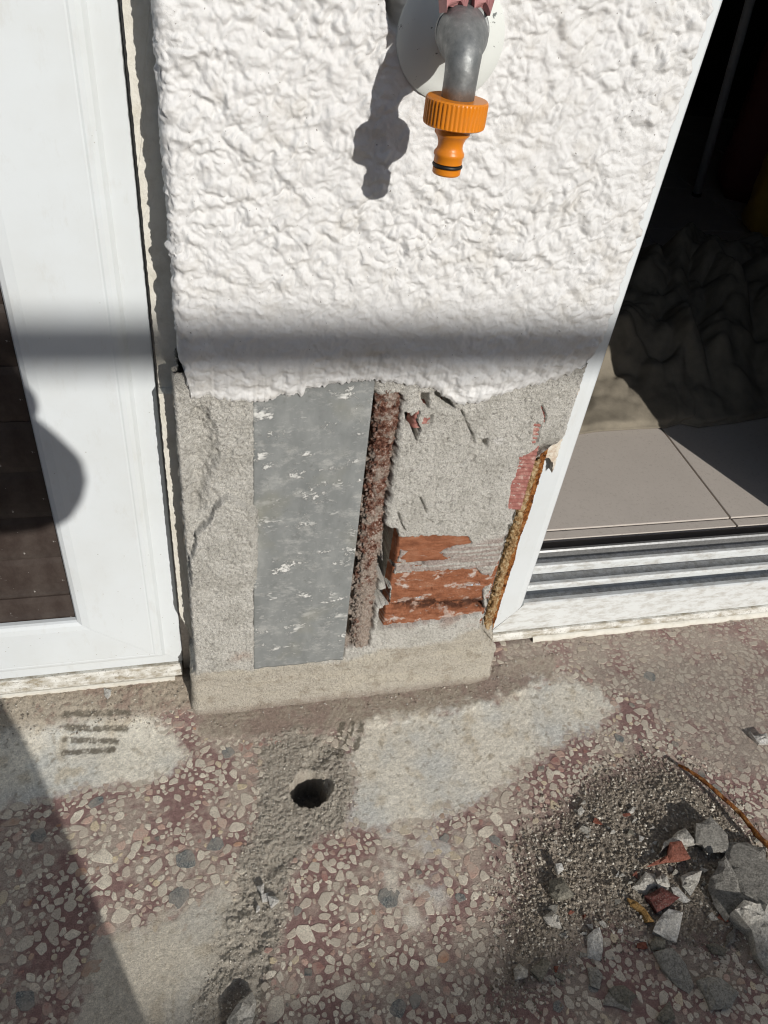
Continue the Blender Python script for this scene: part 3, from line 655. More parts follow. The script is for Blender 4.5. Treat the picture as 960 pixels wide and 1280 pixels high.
for cr_ in ([(576, 512), (584, 530), (591, 545), (593, 553)], [(524, 620), (530, 632), (532, 640)], [(497, 640), (502, 655), (506, 662)], [(532, 648), (545, 655), (552, 650)], [(676, 505), (681, 520), (680, 528)], [(560, 768), (590, 764)]):
    hm -= 0.006 * ss(0.0014, 0.0004, sdl(SS, Z, wp(cr_)) + np.abs(wob) * 0.4)
# skim of cement along the foot
skim = ss(0.076, 0.069, Z - 0.014 * pn(SS * 11, Z * 0, 161) - 0.006 * fbm(SS, Z * 0, 60, 4, 162) - 0.03 * ss(0.06, 0.16, SS) + wob * 1.5)
hm = hm * (1 - 0.8 * skim) + skim * (0.0016 + 0.0010 * pn(SS * 16, Z * 60, 163) + 0.0014 * n1 + 0.0008 * n2 + 0.0005 * n3 + 0.0035 * ss(0.03, -0.004, Z))
# right corner knocked away
ero = ss(0.150, 0.170, SS + wob * 2 - 0.014 * ss(0.38, 0.42, Z) - 0.012 * ss(0.12, 0.05, Z))
hm -= ero * (0.002 + 0.026 * ss(0.37, 0.33, Z) * ss(0.05, 0.1, Z))
hm -= np.clip(-Nn[None, :, 0], 0, 1) * 0.0118 * ss(0.066, 0.085, Z + wob)
hm = np.where(Pt[None, :, 1] > 0.014, np.minimum(hm, 0.004), hm)
V = np.stack([Pt[:, 0] + Nn[:, 0] * hm, Pt[:, 1] + Nn[:, 1] * hm, Z], -1).reshape(-1, 3)
c = np.ones(SS.shape + (3,)) * np.array([0.60, 0.578, 0.525])
c = mixc(c, ss(-0.2, 0.45, n1), (0.50, 0.48, 0.43)); c = mixc(c, 0.6 * ss(0.15, 0.5, n2), (0.70, 0.68, 0.625))
c = mixc(c, 0.55 * ss(0.25, 0.6, fbm(SS, Z, 150, 3, 171)), (0.17, 0.155, 0.135))
c = mixc(c, slot * 0.75, (0.30, 0.235, 0.19)); c = mixc(c, slot * 0.6 * ss(0.1, 0.4, n2), (0.14, 0.065, 0.045))
c = mixc(c, 0.5 * ss(0.018, 0.0, np.abs(Z - 0.125 + 0.1 * (SS - 0.06))) * ss(0.025, 0.05, SS) * ss(-0.2, 0.3, n1), (0.37, 0.215, 0.165))
c = mixc(c, 0.55 * ss(0.02, 0.0, np.hypot(SS + 0.122, (Z - 0.098) * 1.4)) * ss(-0.3, 0.3, n1), (0.45, 0.31, 0.24))
film_b = ss(0.004, -0.004, sdp(SS, Z, wp([(490, 684), (590, 680), (640, 668), (628, 725), (560, 718), (490, 724)])) + wob)
c = mixc(c, 0.75 * film_b * ss(-0.5, 0.2, pn(SS * 25, Z * 330, 173)), (0.37, 0.285, 0.25))
c = mixc(c, 0.9 * skim, (0.51, 0.465, 0.385)); c = mixc(c, skim * 0.5 * ss(0.0, 0.4, pn(SS * 14, Z * 60, 175) + 0.5 * n1), (0.60, 0.55, 0.45))
c = mixc(c, 0.55 * skim * ss(0.05, 0.4, fbm(SS, Z, 45, 5, 177, 0.62)), (0.33, 0.28, 0.215)); c = mixc(c, 0.5 * skim * ss(0.3, 0.5, n2), (0.2, 0.17, 0.135))
c = mixc(c, 0.6 * skim * ss(0.016, 0.0, Z), (0.25, 0.195, 0.16))
c = mixc(c, 0.8 * ss(0.0065, 0.001, np.hypot(SS - wp([(622, 549)])[0, 0], Z - wp([(622, 549)])[0, 1]) + wob * 0.8), (0.68, 0.66, 0.62))
mesh_np('mortar_face', V, grid_faces(len(S), len(Zr)), mat('mortar'), PILLAR, c)

# --- bricks behind the mortar, seen where it has broken away
def ridged_brick(x0, x1, z0, z1, yf, m_, pitch, depth, seed, st=0.0011):
    u = np.arange(x0, x1, st); v = np.arange(z0, z1, st); X, Zz = np.meshgrid(u, v)
    hh = depth * np.sin(2 * np.pi * (Zz + 0.08 * (X - x0)) / pitch) * 0.5 + 0.0012 * fbm(X, Zz, 70, 4, seed) + 0.001 * fbm(X * 0.25, Zz, 260, 3, seed + 5)
    edge = np.minimum(np.minimum(X - x0, x1 - X), np.minimum(Zz - z0, z1 - Zz)); hh = hh - 0.012 * ss(0.004, 0, edge)
    mesh_np('brick', np.stack([X, yf - hh, Zz], -1).reshape(-1, 3), grid_faces(len(u), len(v)), mat(m_), PILLAR, np.ones(X.shape + (3,)))
def wz_(px, py): p = W(px, py); return p[0], p[2]
ridged_brick(0.0345, 0.145, wz_(520, 708)[1], wz_(520, 664)[1], 0.0022, 'brick_red', 0.02, 0.0008, 201)
zcr = np.interp(np.linspace(0, 1, 5), np.linspace(0, 1, 4), [wz_(480, 757)[1], wz_(520, 754)[1], wz_(560, 757)[1], wz_(602, 752)[1]])
def broken_brick(x0, x1, z0, z1, yf, seed, st=0.0009):
    # the lower brick: face sheared off along a crack, the piece below it set back
    u = np.arange(x0, x1, st); v = np.arange(z0, z1, st); X, Zz = np.meshgrid(u, v)
    zc_ = np.interp(X, np.linspace(x0, x1, 5), zcr) + 0.004 * fbm(X, X * 0, 70, 4, seed, 0.6)
    below = ss(0.0008, -0.0008, Zz - zc_); t_ = np.clip((zc_ - Zz) / 0.016, 0, 1)
    hh = 0.0010 * fbm(X, Zz, 60, 4, seed + 1) + 0.0010 * fbm(X * 0.3, Zz, 300, 3, seed + 2, 0.6) + 0.0006 * fbm(X, Zz, 420, 2, seed + 3)
    hh = hh - below * (0.0100 - 0.0075 * t_) + below * 0.0022 * fbm(X * 0.35, Zz, 240, 4, seed + 4, 0.65)
    hh = hh - 0.004 * ss(0.3, 0.5, fbm(X, Zz, 90, 4, seed + 6, 0.6))
    edge = np.minimum(X - x0, x1 - X); hh = hh - 0.012 * ss(0.004, 0, edge)
    crack_shade = ss(0.0125, 0.004, np.abs(Zz - zc_ + 0.0045) + 0.006 * fbm(X * 0.4, Zz, 120, 4, seed + 7, 0.65) + 0.006 * ss(x0 + 0.03, x0, X)) * ss(-0.25, 0.1, fbm(X * 0.5, Zz, 160, 4, seed + 8, 0.65) + 0.1)  # shade of the crack, painted into the brick colour as a ragged dark band
    cc_ = np.ones(X.shape + (3,)); cc_ = mixc(cc_, 0.88 * crack_shade, (0.13, 0.15, 0.2)); res = ss(0.16, 0.24, fbm(X * 0.6, Zz, 80, 5, seed + 12, 0.65)) ; cc_ = mixc(cc_, 0.8 * res * (1 - crack_shade), (1.7, 3.4, 5.4))
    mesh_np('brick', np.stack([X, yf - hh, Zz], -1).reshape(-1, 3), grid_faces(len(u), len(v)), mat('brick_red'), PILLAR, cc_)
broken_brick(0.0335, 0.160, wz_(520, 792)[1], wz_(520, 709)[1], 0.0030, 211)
ridged_brick(0.118, 0.166, wz_(650, 642)[1], wz_(660, 500)[1], 0.0012, 'brick_pink', 0.0048, 0.0018, 221)
ridged_brick(0.030, 0.060, wz_(530, 540)[1], wz_(530, 505)[1], 0.0012, 'brick_pink', 0.0048, 0.0016, 231)

# --- galvanised strip let into the mortar
u = np.linspace(-0.1075, -0.0072, 60); v = np.linspace(0.0715, 0.442, 200); X, Zz = np.meshgrid(u, v)
bend = 0.0006 * pn(X * 9, Zz * 9, 241) + 0.0016 * ss(-0.02, -0.007, X) * pn(X * 0, Zz * 7, 243)
bot = 0.0025 * fbm(X, X * 0, 60, 3, 245)
Zz2 = Zz + bot * ss(0.09, 0.0715, Zz)
front = np.stack([X, -0.0012 - bend, Zz2], -1).reshape(-1, 3); back = front + [0, 0.0016, 0]
n = len(front); gf = grid_faces(60, 200); rimi = list(range(60)) + [60 * k + 59 for k in range(1, 200)] + [199 * 60 + k for k in range(58, -1, -1)] + [60 * k for k in range(198, 0, -1)]
rf = [(rimi[k], rimi[(k + 1) % len(rimi)], rimi[(k + 1) % len(rimi)] + n, rimi[k] + n) for k in range(len(rimi))]
mesh_np('metal_strip', np.concatenate([front, back]), np.concatenate([gf, gf[:, ::-1] + n, np.array(rf)[:, ::-1]]), mat('zinc'), PILLAR)

# --- corroded bar in its slot: crusted, swollen, uneven
def crust_bar(name, p0, p1, r, m_, seed, amp=0.35, nl=220, nc=40, f=90, flat=0.8):
    p0 = np.array(p0); p1 = np.array(p1); t = np.linspace(0, 1, nl)[:, None]; a = np.linspace(0, 2 * np.pi, nc, endpoint=False)[None, :]
    L = np.linalg.norm(p1 - p0); s = t * L + 0 * a
    rr = r * (1 + amp * fbm(a * r + 0 * s, s, f, 4, seed, 0.62) + 0.5 * amp * fbm(a * r + 0 * s, s, f * 3, 3, seed + 9, 0.6) + 0.3 * pn(s * 22, s * 0, seed + 2))
    c0 = p0 + t * (p1 - p0); wv = 0.25 * r * pn(s * 18, s * 0, seed)
    V = np.stack([c0[:, :1] + np.cos(a) * rr + wv, c0[:, 1:2] + np.sin(a) * rr * flat, c0[:, 2:] + 0 * a], -1)
    i = np.arange(nl * nc).reshape(nl, nc); j = np.roll(i, -1, 1)
    F = np.stack([i[:-1], j[:-1], j[1:], i[1:]], -1).reshape(-1, 4)
    return mesh_np(name, V.reshape(-1, 3), F, mat(m_), PILLAR)
crust_bar('rusted_bar', (0.0115, 0.0080, 0.078), (0.0070, 0.0070, 0.424), 0.0108, 'rust', 251, 0.55, 360, 70, 190, 0.66)
a_, b_ = W(676, 570, 0.022), W(618, 800, 0.022)
crust_bar('crumbled_foam_bead', (a_[0] - 0.0085, 0.017, b_[2] + 0.03), (a_[0] - 0.0085, 0.017, a_[2] + 0.002), 0.0052, 'foam_tan', 261, 0.75, 320, 40, 190, 0.9)
u = np.arange(a_[0] - 0.012, a_[0] + 0.016, 0.0009); v = np.arange(b_[2] - 0.004, a_[2] + 0.006, 0.0011); X, Zz = np.meshgrid(u, v)
hh = 0.0025 * fbm(X, Zz * 0.5, 130, 4, 263, 0.6) + 0.0014 * fbm(X, Zz, 420, 2, 267) + 0.003 * pn(X * 30, Zz * 22, 269) - 0.012 * ss(a_[0] + 0.002, a_[0] + 0.012, X)
mesh_np('rusted_corner_strip', np.stack([X, 0.0265 - hh, Zz], -1).reshape(-1, 3), grid_faces(len(u), len(v)), mat('rust_orange'), PILLAR)
# --- plaster left standing on both returns
def flake(name, pts, y, th, m_, parent, seed, rag=0.0011):
    """ragged flat piece with thickness, outline in the x-z plane"""
    pts = np.array(pts); out = []
    for k in range(len(pts)):
        a, b = pts[k], pts[(k + 1) % len(pts)]; nseg = max(2, int(np.linalg.norm(b - a) / 0.0022))
        for t in np.linspace(0, 1, nseg, endpoint=False):
            q = a + (b - a) * t; out.append(q + rag * np.array([float(pn(q[0] * 300, q[1] * 300, seed)), float(pn(q[0] * 300, q[1] * 300, seed + 4))]))
    n = len(out); V = [(q[0], y + 0.0006 * float(pn(q[0] * 200, q[1] * 200, seed)), q[1]) for q in out] + [(q[0], y + th, q[1]) for q in out]
    F = [tuple(range(n)), tuple(range(2 * n - 1, n - 1, -1))] + [(k, k + n, (k + 1) % n + n, (k + 1) % n) for k in range(n)]
    return mesh_py(name, V, F, mat(m_), parent)
flake('plaster_remnant', wp([(725, 486), (713, 494), (705, 508), (695, 520), (690, 548), (684, 560), (676, 574), (686, 572), (692, 580), (690, 592), (693, 584), (703, 548), (714, 512), (724, 488)], 0.046), 0.046, 0.012, 'plaster_edge', PILLAR, 271)

# ================================================================== WINDOW on the left
WIN = thing('window', 'white plastic window frame left of the pillar with a brown shutter inside', 'window', (-0.7, 0.05, 0.038))
wx1, wx0, wz0, wz1, KS = -0.185, -1.25, 0.038, 1.60, 0.845
prof = [(0, 0.060), (0, 0.0485), (0.001, 0.0475), (0.0183, 0.0470), (0.0190, 0.0462), (0.0215, 0.0430), (0.0250, 0.0412), (0.0285, 0.0408), (0.0300, 0.0411), (0.0312, 0.0409), (0.090, 0.0400), (0.0975, 0.0408), (0.1015, 0.0430), (0.103, 0.0455), (0.103, 0.0500)]
def corner(i, w):
    return [(wx1 - w, wz0 + KS * w), (wx0 + w, wz0 + KS * w), (wx0 + w, wz1 - w), (wx1 - w, wz1 - w)][i]
for a, b, nm in ((3, 0, 'frame_stile'), (0, 1, 'frame_rail'), (1, 2, 'frame_stile'), (2, 3, 'frame_rail')):
    V = []; n = len(prof)
    e = 0.00045
    for (w_, y_) in prof:
        for i in (a, b):
            x, z = corner(i, w_)
            if nm == 'frame_stile': z += (e if i in (0, 1) else -e)
            V.append((x, y_, z))
    F = [(2 * k, 2 * k + 1, 2 * k + 3, 2 * k + 2) for k in range(n - 1)] + [(0, 2 * n - 2, 2 * n - 1, 1), tuple(range(0, 2 * n, 2)), tuple(range(2 * n - 1, 0, -2))]
    if nm == 'frame_rail': V = [(x, y + 0.00015, z) for x, y, z in V]
    mesh_py(nm, V, F, mat('white_plastic'), WIN)
# weathered bottom flange and drip strip under the rail
prism_x('bottom_flange', [(0.080, 0.0365), (0.0455, 0.0365), (0.0445, 0.0350), (0.0405, 0.0255), (0.0400, 0.0225), (0.080, 0.0225)], wx0, -0.1862, mat('dirty_plastic'), WIN)
prism_x('drip_bead', [(0.080, 0.0215), (0.0395, 0.0215), (0.0378, 0.0205), (0.0378, 0.0165), (0.0395, 0.0155), (0.080, 0.0155)], wx0, -0.195, mat('sealant'), WIN)
box('back_channel', (-0.1845, 0.0515, 0.02), (-0.150, 0.075, 0.80), mat('rail_alu'), WIN)
# ragged bead of sealant between the frame and the pillar
zz = np.linspace(0.80, 0.085, 120); xr_ = -0.1705 - 0.0006 * np.sin(zz * 40)
rt = [(-0.164, z) if z > 0.43 else (-0.1675 + 0.0022 * float(pn(z * 90, 3.3, 5)), z) for z in zz]
flake('sealant_bead', [(-0.1822, 0.80)] + [(-0.1822, z) for z in zz[5::12]] + rt[::-1][::2], 0.0375, 0.017, 'sealant', WIN, 281, 0.00035)
zl = np.linspace(0.408, 0.092, 60)
flake('filler_strip', [(-0.1822, z) for z in zl[::10]] + [(-0.1705 + 0.0022 * float(pn(z * 70, 2.2, 9)), z) for z in zl[::-1]], 0.0270, 0.022, 'sealant', WIN, 285, 0.0006)
pl0, pl1 = W(231, 530, 0.022), W(247, 768, 0.022)
def plaster_lip():
    zz = np.linspace(0.128, 0.412, 150); V = []; F = []; n = 7
    for i, z in enumerate(zz):
        wdt = 0.0042 + 0.0026 * float(fbm(np.array([z]), np.array([0.3]), 110, 3, 291)[0]) * 1.6
        x1 = -0.1655 + 0.0025 * float(fbm(np.array([z]), np.array([0.9]), 60, 3, 295)[0]); wdt = max(0.0025, wdt)
        for k, (fx, fy) in enumerate(((0, 0.046), (0, 0.0215), (0.15, 0.0175), (0.45, 0.0140), (0.7, 0.0100), (1, 0.0070), (1, 0.046))):
            V.append((x1 - wdt + fx * wdt * 1.6, fy + 0.0016 * float(pn(z * 240, k * 1.7, 297)), z))
    for i in range(len(zz) - 1):
        for k in range(n - 1): F.append((i * n + k, i * n + k + 1, (i + 1) * n + k + 1, (i + 1) * n + k))
    F += [tuple(range(n))[::-1], tuple(range((len(zz) - 1) * n, len(zz) * n))]
    return mesh_py('plaster_lip', V, F, mat('plaster_edge'), PILLAR, True)
plaster_lip()

# roller shutter: each slat its own piece
SHUT = thing('roller_shutter', 'dark brown closed roller shutter with scratched slats inside the white window', 'shutter', (-0.72, 0.075, 0.080))
sp = []
for t in np.linspace(0, 1, 9): sp.append((-0.0032 * math.sin(math.pi * t) ** 0.7, 0.0015 + t * 0.0525))
sp = [(0.006, 0.0005)] + [(0.0005 + a, b) for a, b in sp] + [(0.004, 0.0545), (0.004, 0.0562), (0.010, 0.0562), (0.010, 0.0005)]
n = len(sp); V = [(-0.47, a, b) for a, b in sp] + [(0.47, a, b) for a, b in sp]
F = [(i, (i + 1) % n, n + (i + 1) % n, n + i) for i in range(n)] + [tuple(range(n))[::-1], tuple(range(n, 2 * n))]
slat0 = None
SPI = (W(40, 461, 0.0525)[2] - W(40, 750, 0.0525)[2]) / 5.0; SZ0 = W(40, 750, 0.0525)[2] - SPI
for k in range(27):
    if slat0 is None:
        slat0 = mesh_py('slat', V, F, mat('shutter_slat'), SHUT); s = slat0
    else:
        s = slat0.copy(); COL.objects.link(s)
    s.location = (-0.73, 0.0545 + 0.0006 * random.uniform(-1, 1), SZ0 + SPI * k)
    s.rotation_euler = (random.uniform(-0.012, 0.012), 0, 0)

# ================================================================== DOORWAY on the right
DOOR = thing('sliding_door_frame', 'white sliding door frame right of the pillar with dirty tracked sill', 'door frame', (0.5, 0.06, 0.02))
dx0, dx1, JR = 0.2000, 0.2385, 0.792
jp = [(dx0, 0.20), (dx0, 0.058), (dx0 + 0.0015, 0.0555), (dx1 - 0.010, 0.0548), (dx1 - 0.003, 0.0556), (dx1, 0.0590), (dx1, 0.20)]
def jamb(pr, sgn, nm):
    n = len(pr); V = []
    for (x, y) in pr:
        f = (x - dx0) / (dx1 - dx0); zbm = 0.0215 + f * 0.0495                        # mitred to the sill
        V.append((x if sgn > 0 else JR + dx1 - x, y, zbm)); V.append((x if sgn > 0 else JR + dx1 - x, y, 2.15))
    F = [(2 * k, 2 * k + 1, 2 * k + 3, 2 * k + 2) for k in range(n - 1)] + [(2 * n - 2, 2 * n - 1, 1, 0), tuple(range(0, 2 * n, 2)), tuple(range(2 * n - 1, 0, -2))]
    if sgn < 0: F = [f[::-1] for f in F]
    return mesh_py(nm, V, F, mat('white_plastic'), DOOR)
jamb(jp, 1, 'jamb'); jamb(jp, -1, 'jamb')
box('head', (dx1, 0.056, 2.11), (JR, 0.2, 2.15), mat('white_plastic'), DOOR)
XR0, XR1 = 0.2387, JR - 0.0003
# front member of the sill, mitred at its left end
V = []; sillp = [(0.0715, 0.0640), (0.0720, 0.0575), (0.0705, 0.0552), (0.0300, 0.0546), (0.0220, 0.0552), (0.0220, 0.0640)]
for (z, y) in sillp:
    f = (z - 0.0215) / 0.0495; V.append((dx0 + f * (dx1 - dx0) + 0.0004, y, z)); V.append((JR + 0.02, y, z))
n = len(sillp); F = [(2 * k, 2 * k + 1, (2 * k + 3) % (2 * n), (2 * k + 2) % (2 * n)) for k in range(n)] + [tuple(range(0, 2 * n, 2)), tuple(range(2 * n - 1, 0, -2))]
mesh_py('sill_front', V, F, mat('rail_plastic'), DOOR)
prism_x('sill_lip', [(0.062, 0.0213), (0.0520, 0.0213), (0.0490, 0.0170), (0.0478, 0.0120), (0.062, 0.0120)], 0.2005, JR, mat('dirty_plastic'), DOOR)
def bead_strip(name, x0, x1, y, z, r, seed, m_):
    xs = np.arange(x0, x1, 0.003); V = []; F = []; n = 7
    for x in xs:
        k = 1 + 0.5 * float(fbm(np.array([x]), np.array([0.2]), 60, 3, seed)[0]); kk = 1 + 0.9 * float(fbm(np.array([x]), np.array([0.8]), 110, 3, seed + 3)[0])
        for a in np.linspace(0.1, math.pi * 0.98, n): V.append((x, y - math.sin(a) * r * k * 0.8, z + math.cos(a) * r * (kk if a > 1.6 else 1) - 0.0005))
    for i in range(len(xs) - 1):
        for k in range(n - 1): F.append((i * n + k, i * n + k + 1, (i + 1) * n + k + 1, (i + 1) * n + k))
    return mesh_py(name, V, F, mat(m_), DOOR, True)
bead_strip('sealant_bead', 0.262, JR, 0.0485, 0.0085, 0.0062, 301, 'sealant')
for y0, y1, zt, m_, nm in ((0.0880, 0.0962, 0.0683, 'rail_plastic', 'track_rail'), (0.1220, 0.1300, 0.0683, 'rail_plastic', 'track_rail'), (0.1505, 0.1575, 0.0688, 'rail_alu', 'inner_track_rail')):
    prism_x(nm, [(y1, 0.035), (y1, zt - 0.001), (y1 - 0.001, zt), (y0 + 0.002, zt), (y0, zt - 0.002), (y0, 0.035)], XR0, XR1, mat(m_), DOOR)
m = mk('track_bed', rough=0.6); m.color(m.mix(m.ramp(m.noise(120, 6, 0.7), [(0.4, 0.0), (0.65, 0.8)]), (0.6, 0.6, 0.59), (0.3, 0.28, 0.25)))
box('track_bed', (XR0, 0.0645, 0.030), (XR1, 0.1504, 0.0545), m.m, DOOR); box('inner_channel', (XR0, 0.1578, 0.030), (XR1, 0.186, 0.0395), m.m, DOOR)

# ================================================================== ROOM behind the doorway
FZ = 0.055
fl_ = structure(box('room_floor', (-0.6, 0.1885, -0.02), (3.2, 3.6, FZ - 0.006), mat('grout'))); fl_['label'] = 'tiled floor of the dark room behind the doorway'
th = math.radians(-4.2); ca, sa = math.cos(th), math.sin(th); org = np.array([0.6542, 0.2075]); TS = 0.445
tile0 = None
def tile_mesh(x0, x1, y0, y1):
    q = []
    for (a, b) in ((x0, y0), (x1, y0), (x1, y1), (x0, y1)): q.append((org[0] + a * ca + b * sa * 0 + 0.0 - b * 0, org[1] + b, 0))
    return q
for i in range(-2, 6):
    for j in range(0, 7):
        x0, x1 = i * TS + 0.0016, (i + 1) * TS - 0.0016; y0, y1 = j * TS + 0.0016, (j + 1) * TS - 0.0016
        pts = []
        for (a, b) in ((x0, y0), (x1, y0), (x1, y1), (x0, y1)): pts.append((org[0] + a - b * math.sin(th), org[1] + b))
        pts = [(max(-0.59, x), min(3.59, y)) for x, y in pts]
        if pts[1][0] - pts[0][0] < 0.02: continue
        V = [(x, y, FZ - 0.008) for x, y in pts] + [(x, y, FZ) for x, y in pts]
        o = mesh_py('floor_tile', V, [(4, 5, 6, 7), (0, 1, 5, 4), (1, 2, 6, 5), (2, 3, 7, 6), (3, 0, 4, 7)], mat('inner_tile'), fl_); bevel(o, 0.0012)
for i in range(-2, 5):                                                    # cut tiles along the threshold
    a, b = org[0] + i * TS + 0.0016, org[0] + (i + 1) * TS - 0.0016
    o = box('floor_tile', (max(-0.2, a), 0.1890, FZ - 0.008), (b, org[1] - 0.0015, FZ - 0.0004), mat('inner_tile'), fl_); bevel(o, 0.001)
def wallbox(name, lo, hi, label, m_='room_wall'):
    o = structure(box(name, lo, hi, mat(m_))); o['label'] = label; return o
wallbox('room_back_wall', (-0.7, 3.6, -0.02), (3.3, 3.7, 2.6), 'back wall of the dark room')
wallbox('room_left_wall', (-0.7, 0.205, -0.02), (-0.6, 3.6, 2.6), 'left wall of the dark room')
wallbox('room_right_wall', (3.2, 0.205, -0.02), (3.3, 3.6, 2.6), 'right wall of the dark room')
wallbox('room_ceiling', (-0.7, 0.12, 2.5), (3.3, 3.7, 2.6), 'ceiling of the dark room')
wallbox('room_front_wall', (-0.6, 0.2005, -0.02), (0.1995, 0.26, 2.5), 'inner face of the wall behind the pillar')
wallbox('facade_right', (JR + 0.0385, 0.05, -0.02), (3.3, 0.2, 2.6), 'white house front right of the doorway', 'facade')
wallbox('facade_lintel', (-1.4, 0.05, 2.1505), (JR + 0.0384, 0.2, 2.6), 'white house front above the doorway and window', 'facade')
wallbox('facade_over_window', (-1.4, 0.06, 1.6005), (-0.1665, 0.2, 2.15), 'white house front above the window', 'facade')
wallbox('facade_left', (-3.5, 0.05, -0.02), (-1.4005, 0.2, 2.6), 'white house front left of the window', 'facade')
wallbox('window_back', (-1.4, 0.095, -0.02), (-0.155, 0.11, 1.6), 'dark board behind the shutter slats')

# --- dust sheet heaped on the tiles
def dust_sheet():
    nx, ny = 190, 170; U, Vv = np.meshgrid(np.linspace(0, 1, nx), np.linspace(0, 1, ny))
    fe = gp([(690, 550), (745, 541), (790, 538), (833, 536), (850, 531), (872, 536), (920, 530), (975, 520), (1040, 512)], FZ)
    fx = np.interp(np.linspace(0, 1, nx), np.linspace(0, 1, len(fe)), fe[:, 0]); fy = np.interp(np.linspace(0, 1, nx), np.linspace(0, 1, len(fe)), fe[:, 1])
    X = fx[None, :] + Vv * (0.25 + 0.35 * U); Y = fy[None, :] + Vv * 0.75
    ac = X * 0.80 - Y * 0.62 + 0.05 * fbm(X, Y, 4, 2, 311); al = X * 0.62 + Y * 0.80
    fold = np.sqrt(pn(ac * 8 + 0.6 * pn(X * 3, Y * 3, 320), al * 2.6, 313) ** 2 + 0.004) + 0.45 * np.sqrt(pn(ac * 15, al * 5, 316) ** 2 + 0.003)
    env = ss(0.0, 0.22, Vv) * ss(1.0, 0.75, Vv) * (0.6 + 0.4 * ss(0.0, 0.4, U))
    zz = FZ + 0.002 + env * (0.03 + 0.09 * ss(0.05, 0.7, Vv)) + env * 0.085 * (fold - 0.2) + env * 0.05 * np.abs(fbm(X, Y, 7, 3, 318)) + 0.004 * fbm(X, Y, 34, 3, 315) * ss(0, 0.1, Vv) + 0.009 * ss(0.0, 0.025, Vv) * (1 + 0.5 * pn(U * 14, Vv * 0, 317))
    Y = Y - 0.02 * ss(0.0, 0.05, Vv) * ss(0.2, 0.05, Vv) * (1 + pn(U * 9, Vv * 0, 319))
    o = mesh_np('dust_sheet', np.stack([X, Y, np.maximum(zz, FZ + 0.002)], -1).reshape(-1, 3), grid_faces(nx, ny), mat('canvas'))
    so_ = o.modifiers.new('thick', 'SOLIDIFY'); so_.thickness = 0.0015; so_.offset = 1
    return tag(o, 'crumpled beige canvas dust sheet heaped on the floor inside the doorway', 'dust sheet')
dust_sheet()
pb = G(870, 245, FZ); ptp = W(938, 0, pb[1]); dv = ptp - pb
t = thing('pole', 'pale round pole standing in the dark room behind the dust sheet', 'pole', pb)
tube('shaft', [pb + dv * 0.02, pb + dv * 1.0, pb + dv * 2.6], 0.0150, mat('pole_paint'), t, 16)
tube('end_cap', [pb, pb + dv * 0.021], 0.0165, mat('black_rubber'), t, 16)
def sack(name, label, base, wdt, dep, ht, m_, rot, tilt):
    t = thing(name, label, 'sack', base); V = []; F = []; n = 28; L = 12
    for j in range(L + 1):
        s = j / L; k = 1.0 - 0.25 * (2 * s - 1) ** 8; fl = 1 - 0.7 * max(0, (s - 0.85) / 0.15)
        for i in range(n):
            a = 2 * math.pi * i / n; cxx = math.copysign(abs(math.cos(a)) ** 0.5, math.cos(a)); cyy = math.copysign(abs(math.sin(a)) ** 0.6, math.sin(a))
            nn = 1 + 0.06 * float(pn(a * 1.5, s * 4, 331))
            x = wdt / 2 * cxx * k * nn; y = dep / 2 * cyy * k * fl * nn + tilt * s * ht
            V.append((base[0] + x * math.cos(rot) - y * math.sin(rot), base[1] + x * math.sin(rot) + y * math.cos(rot), base[2] + s * ht))
    for j in range(L):
        for i in range(n): F.append((j * n + i, j * n + (i + 1) % n, (j + 1) * n + (i + 1) % n, (j + 1) * n + i))
    F += [tuple(range(n))[::-1], tuple(range(L * n, L * n + n))]
    mesh_py('bag', V, F, mat(m_), t, True); return t
sb = G(948, 268, FZ)
rs = sack('red_sack', 'dark red sack standing against the wall beside the pole', (sb[0] + 0.10, sb[1] + 0.14, FZ), 0.34, 0.14, 0.52, 'red_sack', -0.5, 0.08)
yb = G(968, 305, FZ)
sack('yellow_sack', 'dark and yellow sack at the right edge in the dark room', (yb[0] + 0.08, yb[1] + 0.05, FZ), 0.3, 0.14, 0.26, 'yellow_sack', -0.4, 0.05)

# ================================================================== THE TAP
TAP = thing('garden_tap', 'grey metal garden tap on a white rosette on the roughcast wall', 'tap', (0.0125, -0.012, 0.68))
AXX, AXY = -0.0022, -0.086
lathe('rosette', [(0.0345, 0.0), (0.0345, 0.0018), (0.0330, 0.0034), (0.0260, 0.0056), (0.0150, 0.0082), (0.0125, 0.0098)], (0.0125, -0.0122, 0.6800), (0, -1, 0), mat('rosette_paint'), TAP, 64)
tube('inlet', [(0.0125, -0.012, 0.6815), (0.0115, -0.030, 0.6850), (0.008, -0.045, 0.6885), (0.004, -0.058, 0.691)], [0.0108, 0.0106, 0.0112, 0.0125], mat('tap_metal'), TAP, 32)
pts = [(0.0060, -0.0500, 0.6885), (0.0052, -0.0520, 0.6886), (0.0040, -0.0570, 0.6889), (0.0024, -0.0640, 0.6878), (0.0012, -0.0695, 0.6872), (0.0004, -0.0735, 0.6864), (-0.0006, -0.0780, 0.6848), (-0.0014, -0.0815, 0.6828), (-0.0019, -0.0842, 0.6800), (-0.0022, -0.0856, 0.6775), (-0.0022, -0.0860, 0.6730), (-0.0022, -0.0860, 0.6680), (-0.0022, -0.0860, 0.6600)]
tube('spout', pts, [0.0105, 0.0130, 0.0141, 0.0144, 0.0139, 0.0129, 0.0114, 0.0104, 0.0099, 0.0095, 0.0093, 0.0092, 0.0092], mat('tap_metal'), TAP, 40)
lathe('body_ring', [(0.0130, 0.0), (0.0150, 0.0004), (0.0152, 0.0016), (0.0147, 0.0026), (0.0130, 0.003)], (0.0037, -0.0585, 0.6890), (-0.20, -0.97, 0.03), mat('tap_metal'), TAP, 48)
